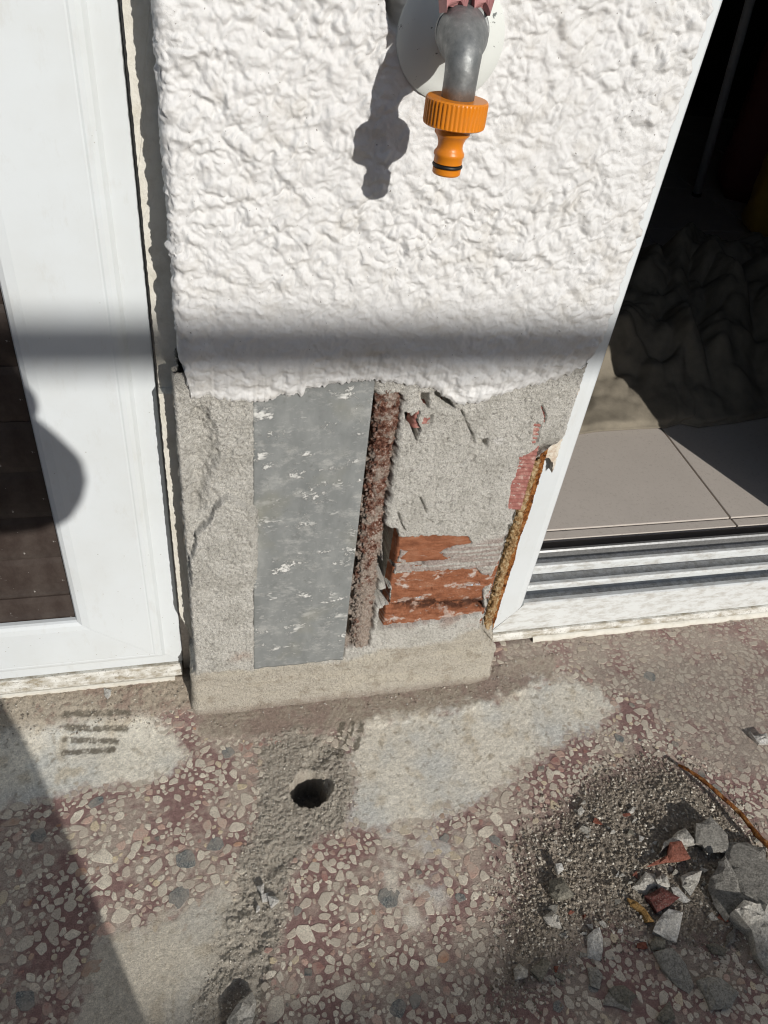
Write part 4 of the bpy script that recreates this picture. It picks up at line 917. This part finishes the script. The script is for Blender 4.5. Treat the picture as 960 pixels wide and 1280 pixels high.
BON = lathe('bonnet', [(0.0128, 0.0), (0.0128, 0.006), (0.0112, 0.010), (0.0112, 0.020), (0.0080, 0.0215), (0.0080, 0.034)], (0.0050, -0.0510, 0.6900), (0.0, -0.04, 1.0), mat('tap_metal'), TAP, 40)
hb = np.array([0.0050, -0.0520, 0.7260])
tube('spindle', [W(583, 9, -0.052), W(583, -12, -0.052), hb + [0, 0, 0.004]], [0.0022, 0.0024, 0.0026], mat('black_rubber'), BON, 12)
def wing(x0, x1, zlow):
    p = W((x0 + x1) / 2, zlow, -0.062); hw = (x1 - x0) / 2 * 0.00046; V = []
    for (y, z, k) in ((-0.0650, p[2] + 0.0012, 0.86), (-0.0655, p[2] + 0.014, 1.0), (-0.0635, p[2] + 0.026, 0.9), (-0.0550, p[2] + 0.026, 0.9), (-0.0540, p[2] + 0.010, 1.0), (-0.0560, p[2], 0.86)):
        V += [(p[0] - hw * k, y, z), (p[0] + hw * k, y, z)]
    n = 6; F = [(2 * i, 2 * i + 1, (2 * i + 3) % 12, (2 * i + 2) % 12) for i in range(n)] + [tuple(range(0, 12, 2))[::-1], tuple(range(1, 12, 2))]
    bevel(mesh_py('handle_wing', V, F, mat('pink_plastic'), BON), 0.0030, 4)
wing(553, 580, 11); wing(587, 611, 13)
CON = thing('hose_connector', 'orange ribbed plastic hose connector screwed on the tap spout', 'connector', (AXX, AXY, 0.6215))
lathe('ribbed_collar', [(0.0100, 0.0140), (0.0168, 0.0141), (0.0175, 0.0133), (0.0177, 0.0122, 1), (0.0177, 0.0020, 1), (0.0174, 0.0006), (0.0166, 0.0), (0.0090, 0.0001)][::-1], (AXX, AXY, 0.6470), (0, 0, 1), mat('orange_plastic'), CON, 176, 1, 0.0007)
NOZ = lathe('nozzle', [(0.0060, 0.0000), (0.0076, 0.0000), (0.0083, 0.0008), (0.0083, 0.0036), (0.0076, 0.0038), (0.0076, 0.0062), (0.0083, 0.0064), (0.0083, 0.0095), (0.0089, 0.0105), (0.0088, 0.0120), (0.0077, 0.0134), (0.0072, 0.0150), (0.0073, 0.0170), (0.0082, 0.0195), (0.0094, 0.0210), (0.0101, 0.0218), (0.0104, 0.0262)], (AXX, AXY, 0.6212), (0, 0, 1), mat('orange_plastic'), CON, 48)
lathe('seal_ring', [(0.0078, 0.0), (0.0087, 0.0004), (0.0090, 0.0011), (0.0087, 0.0018), (0.0078, 0.0022)], (AXX, AXY, 0.6251), (0, 0, 1), mat('black_rubber'), NOZ, 48)

# ================================================================== RUBBLE on the terrace
def hfloor(x, y):
    i = int(round((x - FX0) / FST)); j = int(round((y - FY0) / FST))
    if 0 <= i < nx0 and 0 <= j < ny0: return float(h[j, i])
    return 0.0
ny0, nx0 = h.shape
def chunk(name, label, pts, th, m_, lift=0.0, tx=0.0, ty=0.0, seed=1, group=None, cat='rubble', dome=0.25, rag=0.0012, size=1.0):
    """a broken flat fragment: ragged outline (floor plan), faceted uneven top, undercut sides"""
    P = gp(pts, 0.008 + lift); ctr = P.mean(0); rngl = np.random.default_rng(seed)
    out = []
    for k in range(len(P)):
        a, b = P[k], P[(k + 1) % len(P)]; ns = max(1, int(np.linalg.norm(b - a) / 0.0085))
        for t in np.linspace(0, 1, ns, endpoint=False):
            out.append(a + (b - a) * t + rngl.normal(0, rag * 0.95, 2))
    out = np.array(out); n = len(out); z0 = hfloor(*ctr) - 0.001 + lift
    inner = []
    lo, hi = out.min(0), out.max(0); want = int(min(60, max(4, (hi - lo).prod() / 0.00003)))
    cand = rngl.uniform(lo, hi, (want * 5, 2)); dd_ = sdp(cand[:, 0], cand[:, 1], out)
    inner = cand[dd_ < -0.0022][:want]
    allp = np.concatenate([out, inner]) if len(inner) else out
    vv, ee, ff, ov, oe, of = delaunay_2d_cdt([Vector((float(a), float(b))) for a, b in allp], [], [list(range(n))], 1, 1e-6)
    vv = np.array([[v.x, v.y] for v in vv]); nv = len(vv); rimset = set(k for k in range(nv) if any(q < n for q in ov[k]))
    V = []; F = []
    tl = fbm(vv[:, 0], vv[:, 1], 70, 3, seed); g_ = rngl.normal(0, 1, (3, 2)) * 6; cc = rngl.uniform(-0.3, 0.3, 3)
    rel = (vv - ctr) / (np.abs(vv - ctr).max() + 1e-6)
    facet = np.min(np.stack([1 + dome + cc[q] * 0.4 - (rel @ (g_[q] / (np.linalg.norm(g_[q]) + 1e-6))) * dome * 1.2 for q in range(3)]), 0)
    for k in range(nv):
        f = facet[k] + (0.30 if dome > 0.12 else 0.08) * tl[k] + (0.08 if dome > 0.12 else 0.02) * rngl.normal() - (0.22 + 0.15 * rngl.random() if k in rimset else 0)
        V.append((vv[k, 0], vv[k, 1], z0 + th * max(0.35, f) + (vv[k, 0] - ctr[0]) * tx + (vv[k, 1] - ctr[1]) * ty))
    F += [tuple(f) for f in ff]
    ring = []
    pos = {tuple(np.round(vv[k], 7)): k for k in range(nv)}
    bnd = {}
    for f in ff:
        for q in range(len(f)):
            e = (f[q], f[(q + 1) % len(f)]); bnd[e] = bnd.get(e, 0) + 1
    edges = [e for e in bnd if (e[1], e[0]) not in bnd]
    low = {}
    for e in edges:
        for k in e:
            if k not in low:
                p = ctr + (vv[k] - ctr) * rngl.uniform(0.9, 1.04); mid_ = V[k][2] * 0.55 + (z0 + 0.0) * 0.45
                low[k] = (len(V), len(V) + 1); V.append((p[0], p[1], max(z0 + 0.0005, mid_))); p = ctr + (vv[k] - ctr) * 0.88; V.append((p[0], p[1], z0 - 0.0015))
    for (a, b) in edges:
        F.append((b, a, low[a][0], low[b][0])); F.append((low[b][0], low[a][0], low[a][1], low[b][1]))
    o = mesh_py(name, V, F, mat(m_)); return tag(o, label, cat, group)
def Zc(pts): return [(760 + a / 4.265, 980 + b / 4.265) for a, b in pts]
def Zb(pts): return [(640 + a / 3.0, 940 + b / 3.0) for a, b in pts]
G1 = 'broken plaster and mortar pieces in the rubble heap'
chunk('plaster_slab', 'large grey plaster slab at the right edge, biggest piece of the rubble', Zc([(655, 300), (735, 308), (840, 345), (835, 395), (850, 440), (950, 520), (960, 700), (853, 690), (760, 655), (705, 580), (650, 470), (625, 375)]), 0.009, 'debris_grey', 0.006, 0.05, -0.06, 401, G1, dome=0.02)
chunk('plaster_slab', 'dark grey plaster slab just below the rusty wire', Zc([(464, 270), (478, 215), (520, 205), (548, 180), (598, 212), (648, 258), (652, 310), (684, 366), (600, 350), (548, 364), (500, 318), (478, 316)]), 0.007, 'debris_grey', 0.010, -0.05, 0.25, 402, G1, dome=0.05)
chunk('plaster_shard', 'pointed grey plaster shard leaning on the large slab', Zc([(600, 412), (640, 470), (695, 590), (765, 655), (690, 640), (640, 722), (580, 640), (545, 590), (536, 500)]), 0.010, 'debris_grey', 0.004, 0.35, 0.15, 403, G1, dome=0.1)
chunk('plaster_lump', 'white crusted plaster lump at the right edge below the large slab', Zc([(638, 702), (690, 658), (800, 668), (900, 690), (960, 800), (940, 1010), (853, 1010), (785, 905), (742, 800)]), 0.015, 'debris_pale', 0.0, -0.1, 0.25, 404, G1, dome=0.14)
chunk('brick_shard', 'terracotta brick shard with a notch, near the top of the rubble', Zc([(330, 322), (392, 305), (447, 392), (330, 418), (212, 434), (325, 378)]), 0.006, 'debris_brick', 0.006, 0.0, 0.15, 405, G1, dome=0.05, rag=0.0007)
chunk('plaster_shard', 'cream angular plaster shard behind the terracotta brick shard', Zc([(258, 374), (330, 295), (405, 228), (432, 262), (462, 332), (405, 322), (350, 312)]), 0.010, 'debris_pale', 0.002, 0.0, -0.2, 406, G1, dome=0.05)
chunk('mortar_lump', 'rounded pale mortar lump left of the maroon stone', Zc([(128, 548), (160, 505), (195, 468), (252, 482), (272, 540), (200, 584)]), 0.008, 'debris_pale', 0.0, 0, 0.1, 407, G1, dome=0.15)
chunk('mortar_lump', 'pale mortar lump between the brick shard and maroon stone', Zc([(275, 470), (330, 480), (325, 540), (280, 560), (255, 520)]), 0.009, 'debris_pale', 0.0, 0, 0, 408, G1, dome=0.3)
chunk('mortar_lump', 'heart shaped pale mortar lump right of the brick shard', Zc([(392, 482), (440, 478), (485, 470), (490, 530), (445, 585), (400, 540)]), 0.008, 'debris_pale', 0.0, 0.1, 0.1, 409, G1, dome=0.15)
chunk('plaster_flake', 'small flat white flake below the heart shaped lump', Zc([(345, 540), (372, 528), (446, 600), (420, 615), (372, 590)]), 0.004, 'debris_white', 0.003, 0, 0.1, 410, G1, dome=0.0)
chunk('stone', 'maroon stone in the middle of the rubble heap', Zc([(195, 592), (280, 558), (345, 580), (372, 602), (332, 642), (265, 678)]), 0.009, 'debris_maroon', 0.003, 0, 0.1, 411, G1, dome=0.15)
chunk('foam_scrap', 'long amber scrap of old foam left of the maroon stone', Zc([(113, 595), (150, 610), (200, 655), (252, 728), (215, 732), (165, 672), (128, 640)]), 0.005, 'debris_amber', 0.003, 0, 0, 412, G1, 'scrap', 0.2)
chunk('mortar_lump', 'white speckled mortar lump below the maroon stone', Zc([(278, 690), (320, 660), (390, 690), (386, 780), (370, 842), (300, 806), (238, 782)]), 0.008, 'debris_white', 0.0, -0.05, 0.1, 413, G1, dome=0.1)
chunk('plaster_slab', 'long grey plaster piece lying slanted near the bottom edge', Zc([(258, 882), (300, 876), (352, 880), (425, 940), (455, 1000), (482, 1062), (442, 1106), (370, 1062), (292, 980)]), 0.007, 'debris_mid', 0.0, 0, 0.15, 414, G1, dome=0.06)
chunk('mortar_lump', 'olive grey blocky lump near the bottom right corner', Zc([(485, 1052), (545, 1030), (600, 1020), (702, 1100), (660, 1182), (558, 1198), (510, 1120)]), 0.010, 'debris_mid', 0.0, 0, 0.05, 415, G1, dome=0.10)
chunk('mortar_crumb', 'thin grey crumb between the lump and the olive block', Zc([(530, 840), (580, 838), (648, 872), (630, 902), (560, 882)]), 0.006, 'debris_olive', 0.0, 0, 0, 416, G1)
chunk('mortar_crumb', 'grey wedge left of the white crusted lump', Zc([(636, 792), (682, 758), (694, 850), (650, 856)]), 0.007, 'debris_grey', 0.0, 0, 0, 417, G1)
chunk('mortar_lump', 'dark grey lump under the white speckled mortar lump', Zc([(232, 830), (270, 802), (312, 830), (300, 872), (250, 872)]), 0.008, 'debris_olive', 0.0, 0, 0, 418, G1)
chunk('plaster_slab', 'flat olive grey flake at the bottom, left of the long piece', Zc([(5, 1110), (40, 1068), (95, 1068), (165, 1112), (130, 1196), (50, 1182), (-10, 1160)]), 0.004, 'debris_mid', 0.0, 0, 0, 419, G1, dome=0.05)
chunk('stone', 'pale angular stone at the bottom edge below the olive flake', Zc([(268, 1232), (335, 1148), (362, 1230), (320, 1278)]), 0.006, 'debris_olive', 0.0, 0, 0, 420, G1, dome=0.1)
chunk('plaster_flake', 'upright white plaster chip left of the long grey piece', Zb([(285, 690), (310, 668), (332, 658), (356, 735), (345, 780), (296, 762)]), 0.007, 'debris_white', 0.0, 0.15, 0.2, 421, G1, dome=0.08)
chunk('mortar_lump', 'rounded grey lump just below the upright white chip', Zb([(283, 805), (318, 788), (350, 830), (338, 880), (302, 872)]), 0.005, 'debris_mid', 0.0, 0, 0, 422, G1, dome=0.1)
chunk('stone', 'small round pale stone left of the heap near the bottom', Zb([(5, 812), (35, 790), (62, 818), (52, 845), (18, 850)]), 0.007, 'debris_pale', 0.0, 0, 0, 423, G1, dome=0.4)
chunk('mortar_crumb', 'grey crooked crumb right of the small round stone', Zb([(78, 812), (122, 770), (152, 790), (128, 830), (112, 866), (94, 850)]), 0.007, 'debris_olive', 0.0, 0, 0, 424, G1)
chunk('plaster_flake', 'tiny bright white chip at the left of the grit heap', Zb([(155, 418), (182, 412), (202, 438), (180, 456)]), 0.005, 'debris_white', 0.005, 0, 0.2, 425, G1)
chunk('mortar_lump', 'sandy lump just below the tiny bright chip', Zb([(140, 480), (180, 468), (205, 500), (232, 545), (175, 562), (148, 530)]), 0.008, 'debris_olive', 0.002, 0, 0, 426, G1)
chunk('mortar_lump', 'sandy lump at the lower left of the grit heap', Zb([(110, 605), (150, 596), (178, 610), (186, 662), (138, 645)]), 0.008, 'debris_pale', 0.0, 0, 0, 427, G1)
chunk('mortar_lump', 'flat grey chip under the two dark granite chips at the bottom', Zb([(365, 880), (430, 862), (475, 900), (440, 960), (400, 930)]), 0.005, 'debris_olive', 0.0, 0, 0, 428, G1)
chunk('plaster_flake', 'curled white flake alone at the right edge above the wire', [(938, 913), (946, 917), (958, 914), (966, 926), (952, 927)], 0.006, 'debris_white', 0.003, 0, 0.3, 429)
chunk('mortar_lump', 'pale rough mortar lump in the pit at the bottom, below the drain hole', [(293, 1252), (312, 1238), (322, 1248), (318, 1270), (305, 1300), (283, 1300), (287, 1275)], 0.009, 'debris_pale', 0.002, 0, 0, 430)
chunk('plaster_flake', 'white chip lying by itself in front of the left window', [(130, 869), (140, 868), (141, 873), (136, 879), (131, 876)], 0.004, 'debris_white', 0.0, 0, 0, 431)
CRL = ['topmost white plaster crumb of the cluster below the drain hole', 'middle white plaster crumb of the cluster below the drain hole', 'largest white plaster crumb, rightmost of the cluster below the drain hole', 'smallest white plaster crumb, lower left of the cluster below the drain hole']
for k, pl in enumerate(([(322, 1104), (328, 1102), (330, 1112), (325, 1114)], [(328, 1114), (334, 1113), (333, 1122), (327, 1123)], [(336, 1118), (347, 1116), (348, 1126), (340, 1134), (335, 1130)], [(319, 1130), (325, 1127), (324, 1134), (319, 1135)])):
    chunk('plaster_crumb', CRL[k], pl, 0.006, 'debris_white', 0.001, 0, 0, 440 + k, 'white crumbs below the drain hole')
GC = 'small pale crumbs strewn through the rubble heap'
rgc = np.random.default_rng(461); npl = 0
while npl < 70:
    a, b = rgc.uniform(690, 955), rgc.uniform(1000, 1235); q = G(a, b)
    if sdp(np.array([q[0]]), np.array([q[1]]), P_PILE)[0] > 0.012 or b < 0.5 * (a - 690) + 880: continue
    r_ = 3.0 + 6.0 * rgc.random() ** 1.8; nn_ = rgc.integers(4, 7); aa = np.sort(rgc.uniform(0, 6.28, nn_)); e_ = rgc.uniform(0.5, 1.0); ro = rgc.uniform(0, 3.14)
    if np.max(np.diff(np.append(aa, aa[0] + 6.28))) > 2.6: continue
    pl = [(a + r_ * (math.cos(t) * math.cos(ro) - e_ * math.sin(t) * math.sin(ro)), b + 0.75 * r_ * (math.cos(t) * math.sin(ro) + e_ * math.sin(t) * math.cos(ro))) for t in aa][::-1]
    chunk('mortar_crumb', 'small angular crumb of mortar strewn among the bigger rubble pieces', pl, rgc.uniform(0.002, 0.0045), ['debris_pale', 'debris_mid', 'debris_white', 'debris_white', 'debris_mid', 'debris_pale', 'debris_pale', 'debris_olive', 'debris_white', 'debris_brick'][rgc.integers(0, 10)], 0.001, rgc.uniform(-0.2, 0.2), rgc.uniform(-0.2, 0.2), 470 + npl, GC, dome=0.1, rag=0.0005)
    npl += 1
wire = [G(848, 956, 0.008), G(866, 966, 0.012), G(884, 980, 0.016), G(903, 996, 0.017), G(920, 1012, 0.016), G(936, 1030, 0.018), G(950, 1046, 0.020), G(966, 1062, 0.021), G(990, 1088, 0.022)]
wire = np.array(wire); tt = np.linspace(0, 1, 40); ww = np.stack([np.interp(tt, np.linspace(0, 1, len(wire)), wire[:, k]) for k in range(3)], -1)
ww[:, 0] += 0.0012 * pn(tt * 9, tt * 0, 451); ww[:, 2] += 0.0008 * pn(tt * 11, tt * 0, 453)
o = tube('rusty_wire', ww, 0.0018 + 0.0014 * tt + 0.0006 * pn(tt * 25, tt * 0, 455), mat('rust_orange'), None, 10, True, 0.5, 457)
tag(o, 'bent rusty wire lying across the rubble at the right', 'wire')

# --- loose grit nobody could count
def grains(name, label, xs, ys, rlo, rhi, pal, seed, lift=0.0):
    rg = np.random.default_rng(seed); n = len(xs)
    i = np.clip(np.round((xs - FX0) / FST).astype(int), 0, nx0 - 1); j = np.clip(np.round((ys - FY0) / FST).astype(int), 0, ny0 - 1)
    z = h[j, i]; r = rlo + (rhi - rlo) * rg.random(n) ** 4.5
    base = np.array([[1, 0, 0], [-1, 0, 0], [0, 1, 0], [0, -1, 0], [0, 0, 1], [0, 0, -1.0]])
    F0 = np.array([[0, 2, 4], [2, 1, 4], [1, 3, 4], [3, 0, 4], [2, 0, 5], [1, 2, 5], [3, 1, 5], [0, 3, 5]])
    B = base[None] * rg.uniform(0.55, 1.25, (n, 6, 1)); B = B + rg.normal(0, 0.18, (n, 6, 3)); B[:, :, 2] *= 0.75
    a = rg.random(n) * 6.28; ca_, sa_ = np.cos(a)[:, None], np.sin(a)[:, None]
    X = B[:, :, 0] * ca_ - B[:, :, 1] * sa_; Y = B[:, :, 0] * sa_ + B[:, :, 1] * ca_
    V = np.stack([xs[:, None] + X * r[:, None], ys[:, None] + Y * r[:, None], (z + r * 0.35 + lift)[:, None] + B[:, :, 2] * r[:, None]], -1).reshape(-1, 3)
    F = (F0[None] + 6 * np.arange(n)[:, None, None]).reshape(-1, 3)
    c = np.array(pal)[rg.integers(0, len(pal), n)] * rg.uniform(0.75, 1.2, (n, 1))
    o = mesh_np(name, V, F, mat('grain'), None, np.repeat(c, 6, 0), False); o['kind'] = 'stuff'; return tag(o, label, 'grit')
def pick(poly, n, seed, shrink=0.0, soft=0.03):
    rg = np.random.default_rng(seed); lo = poly.min(0) - soft; hi = poly.max(0) + soft
    x = rg.uniform(lo[0], hi[0], n * 6); y = rg.uniform(lo[1], hi[1], n * 6)
    d = sdp(x, y, poly) + shrink + 0.012 * fbm(x, y, 26, 4, 21); k = rg.random(len(x)) < ss(soft, -soft * 0.6, d)
    k &= (x > FX0) & (x < FX1) & (y > FY0) & (y < FY1) & (np.hypot(x - HOLE[0], y - HOLE[1]) > 0.018)
    return x[k][:n], y[k][:n]
SAND = [(0.40, 0.355, 0.285), (0.33, 0.29, 0.23), (0.5, 0.455, 0.375), (0.23, 0.195, 0.155), (0.58, 0.54, 0.465)]
x, y = pick(P_PILE, 26000, 501); grains('grit_heap', 'heap of loose grey brown grit under the rubble at the lower right', x, y, 0.00026, 0.0021, [(0.29, 0.25, 0.195), (0.23, 0.195, 0.155), (0.34, 0.295, 0.235), (0.19, 0.16, 0.125), (0.4, 0.355, 0.29), (0.6, 0.56, 0.48)], 503)
x, y = pick(P_SCAT, 3000, 505, 0, 0.06); grains('scattered_grit', 'thin scatter of grit on the floor round the rubble heap', x, y, 0.0003, 0.0014, SAND, 507)
x, y = pick(P_ROUGH, 8000, 509, 0.002, 0.014); grains('grit_track', 'pale gritty track running down from the round drain hole', x, y, 0.0003, 0.0013, [(0.45, 0.41, 0.34), (0.38, 0.34, 0.28), (0.56, 0.52, 0.45), (0.3, 0.265, 0.215)], 511)
x, y = pick(np.array([(-0.45, -0.012), (-0.176, -0.012), (-0.176, 0.040), (-0.45, 0.040)]), 1500, 513, 0.004, 0.01); grains('sill_grit', 'sandy crumbs along the foot of the left window', x, y, 0.0004, 0.0016, SAND, 515)
x, y = pick(np.array([(-0.17, -0.026), (0.2, -0.026), (0.26, 0.02), (0.6, 0.03), (0.6, 0.046), (0.19, 0.03), (0.188, -0.006), (-0.17, -0.006)]), 1300, 517, 0.0, 0.008); grains('foot_grit', 'crumbs fallen along the foot of the pillar and door sill', x, y, 0.0003, 0.0015, SAND + [(0.6, 0.57, 0.52)], 519)

# ================================================================== BALCONY PARAPET AND RAIL behind the camera
PY = -3.0; edge_y = -0.288
hp = 0.481 * (edge_y - PY)
par = thing('balcony_parapet', 'low plastered balcony parapet behind the camera', 'parapet', (0, PY - 0.08, 0))
box('parapet_wall', (-5, PY - 0.15, -0.002), (5, PY - 0.01, hp - 0.03), mat('parapet_paint'), par); box('coping', (-5, PY - 0.17, hp - 0.0295), (5, PY, hp), mat('parapet_paint'), par, 0.004)
rz = 0.470 + 0.481 * (3.08 - 0.012); rail = thing('balcony_rail', 'grey round handrail on posts above the parapet', 'railing', (0, PY - 0.08, hp))
tube('handrail', [(-5, PY - 0.08, rz), (5, PY - 0.08, rz)], 0.0225, mat('rail_paint'), rail, 24)
for px in (-3.9, -2.6, -1.3, 2.9, 4.2): tube('post', [(px, PY - 0.08, hp - 0.001), (px, PY - 0.08, rz)], 0.012, mat('rail_paint'), rail, 14)

# ================================================================== THE PERSON taking the picture, crouched behind the camera
def skinned(name, verts, edges, radii, m_, parent, root=0, sub=2):
    me = bpy.data.meshes.new(name); me.from_pydata([tuple(v) for v in verts], edges, []); o = put(bpy.data.objects.new(name, me), parent)
    sk = o.modifiers.new('skin', 'SKIN'); sk.use_smooth_shade = True
    for k, d in enumerate(me.skin_vertices[0].data):
        r = radii[k]; d.radius = (r, r) if not hasattr(r, '__len__') else r; d.use_root = (k == root)
    s = o.modifiers.new('sub', 'SUBSURF'); s.levels = sub; s.render_levels = sub
    me.materials.append(mat(m_)); return o
PER = thing('person', 'person in dark clothes crouching and holding a phone out with both hands', 'person', (-0.40, -1.0, 0))
bv = [(-0.44, -1.12, 0.36), (-0.44, -1.10, 0.50), (-0.43, -1.04, 0.66), (-0.42, -0.99, 0.80), (-0.415, -0.955, 0.90), (-0.41, -0.92, 0.97),      # 0-5 trunk, neck
      (-0.415, -0.885, 1.04), (-0.415, -0.865, 1.12),                                                                                         # 6,7 head
      (-0.27, -0.97, 0.84), (-0.012, -0.825, 0.710), (-0.105, -0.625, 0.690),                                                               # 8-10 right arm
      (-0.57, -0.97, 0.84), (-0.50, -0.83, 0.68), (-0.235, -0.625, 0.672),                                                                  # 11-13 left arm
      (-0.34, -1.10, 0.36), (-0.205, -0.76, 0.45), (-0.075, -0.80, 0.10), (-0.065, -0.81, 0.045), (-0.075, -0.68, 0.028),                      # 14-18 right leg
      (-0.54, -1.10, 0.36), (-0.56, -0.76, 0.46), (-0.53, -0.86, 0.10), (-0.53, -0.87, 0.045), (-0.54, -0.74, 0.028)]                         # 19-23 left leg
be = [(0, 1), (1, 2), (2, 3), (3, 4), (4, 5), (5, 6), (6, 7), (3, 8), (8, 9), (9, 10), (3, 11), (11, 12), (12, 13), (0, 14), (14, 15), (15, 16), (16, 17), (17, 18), (0, 19), (19, 20), (20, 21), (21, 22), (22, 23)]
br = [(0.14, 0.12), (0.135, 0.11), (0.14, 0.11), (0.14, 0.10), 0.07, 0.055, 0.085, 0.078, 0.062, 0.052, 0.030, 0.062, 0.05, 0.030, 0.09, 0.066, 0.045, 0.042, 0.034, 0.09, 0.066, 0.045, 0.042, 0.034]
skinned('body', bv, be, br, 'cloth_dark', PER)
def hand(wr, palm, tips, thumb):
    V = [wr, palm]; E = [(0, 1)]; R = [0.024, (0.030, 0.016)]
    for b, c2, d2 in tips + [thumb]:
        k = len(V); V += [b, c2, d2]; E += [(1, k), (k, k + 1), (k + 1, k + 2)]; R += [0.0095, 0.009, 0.008]
    skinned('hand', V, E, R, 'skin', PER)
def P3(a, b, c): return (a, b, c)
hand((-0.115, -0.625, 0.690), (-0.108, -0.590, 0.690), [((-0.100, -0.572, 0.706), (-0.112, -0.556, 0.712), (-0.128, -0.550, 0.713)), ((-0.097, -0.568, 0.693), (-0.110, -0.552, 0.698), (-0.128, -0.547, 0.699)), ((-0.097, -0.566, 0.680), (-0.110, -0.552, 0.683), (-0.128, -0.548, 0.684)), ((-0.100, -0.566, 0.668), (-0.112, -0.554, 0.668), (-0.126, -0.550, 0.669))], ((-0.125, -0.592, 0.705), (-0.138, -0.585, 0.715), (-0.150, -0.580, 0.720)))
hand((-0.235, -0.625, 0.672), (-0.232, -0.590, 0.672), [((-0.240, -0.572, 0.690), (-0.228, -0.556, 0.696), (-0.212, -0.550, 0.697)), ((-0.242, -0.568, 0.677), (-0.230, -0.552, 0.682), (-0.212, -0.547, 0.683)), ((-0.242, -0.566, 0.664), (-0.230, -0.552, 0.667), (-0.212, -0.548, 0.668)), ((-0.240, -0.566, 0.652), (-0.228, -0.554, 0.652), (-0.214, -0.550, 0.653))], ((-0.215, -0.592, 0.688), (-0.203, -0.585, 0.698), (-0.192, -0.580, 0.703)))
hd_ = skinned('hair', [(-0.415, -0.93, 1.05), (-0.415, -0.92, 1.12), (-0.415, -0.885, 1.155)], [(0, 1), (1, 2)], [0.07, 0.082, 0.07], 'hair', PER)
# the phone itself, lens at its upper right corner
ph = bpy.data.objects.new('phone', bpy.data.meshes.new('phone'))
hw, hh_, ht_ = 0.0355, 0.0735, 0.004; V = [(sx * hw, sy * hh_, sz * ht_) for sz in (-1, 1) for sy in (-1, 1) for sx in (-1, 1)]
ph.data.from_pydata(V, [], [(0, 2, 3, 1), (4, 5, 7, 6), (0, 1, 5, 4), (2, 6, 7, 3), (0, 4, 6, 2), (1, 3, 7, 5)]); ph.data.materials.append(mat('phone_black')); COL.objects.link(ph); bevel(ph, 0.0035, 3)
ph.matrix_world = cam.matrix_world @ Matrix.Translation((-0.024, -0.058, 0.014))
tag(ph, 'black phone held up in the crouching person\'s hands', 'phone')
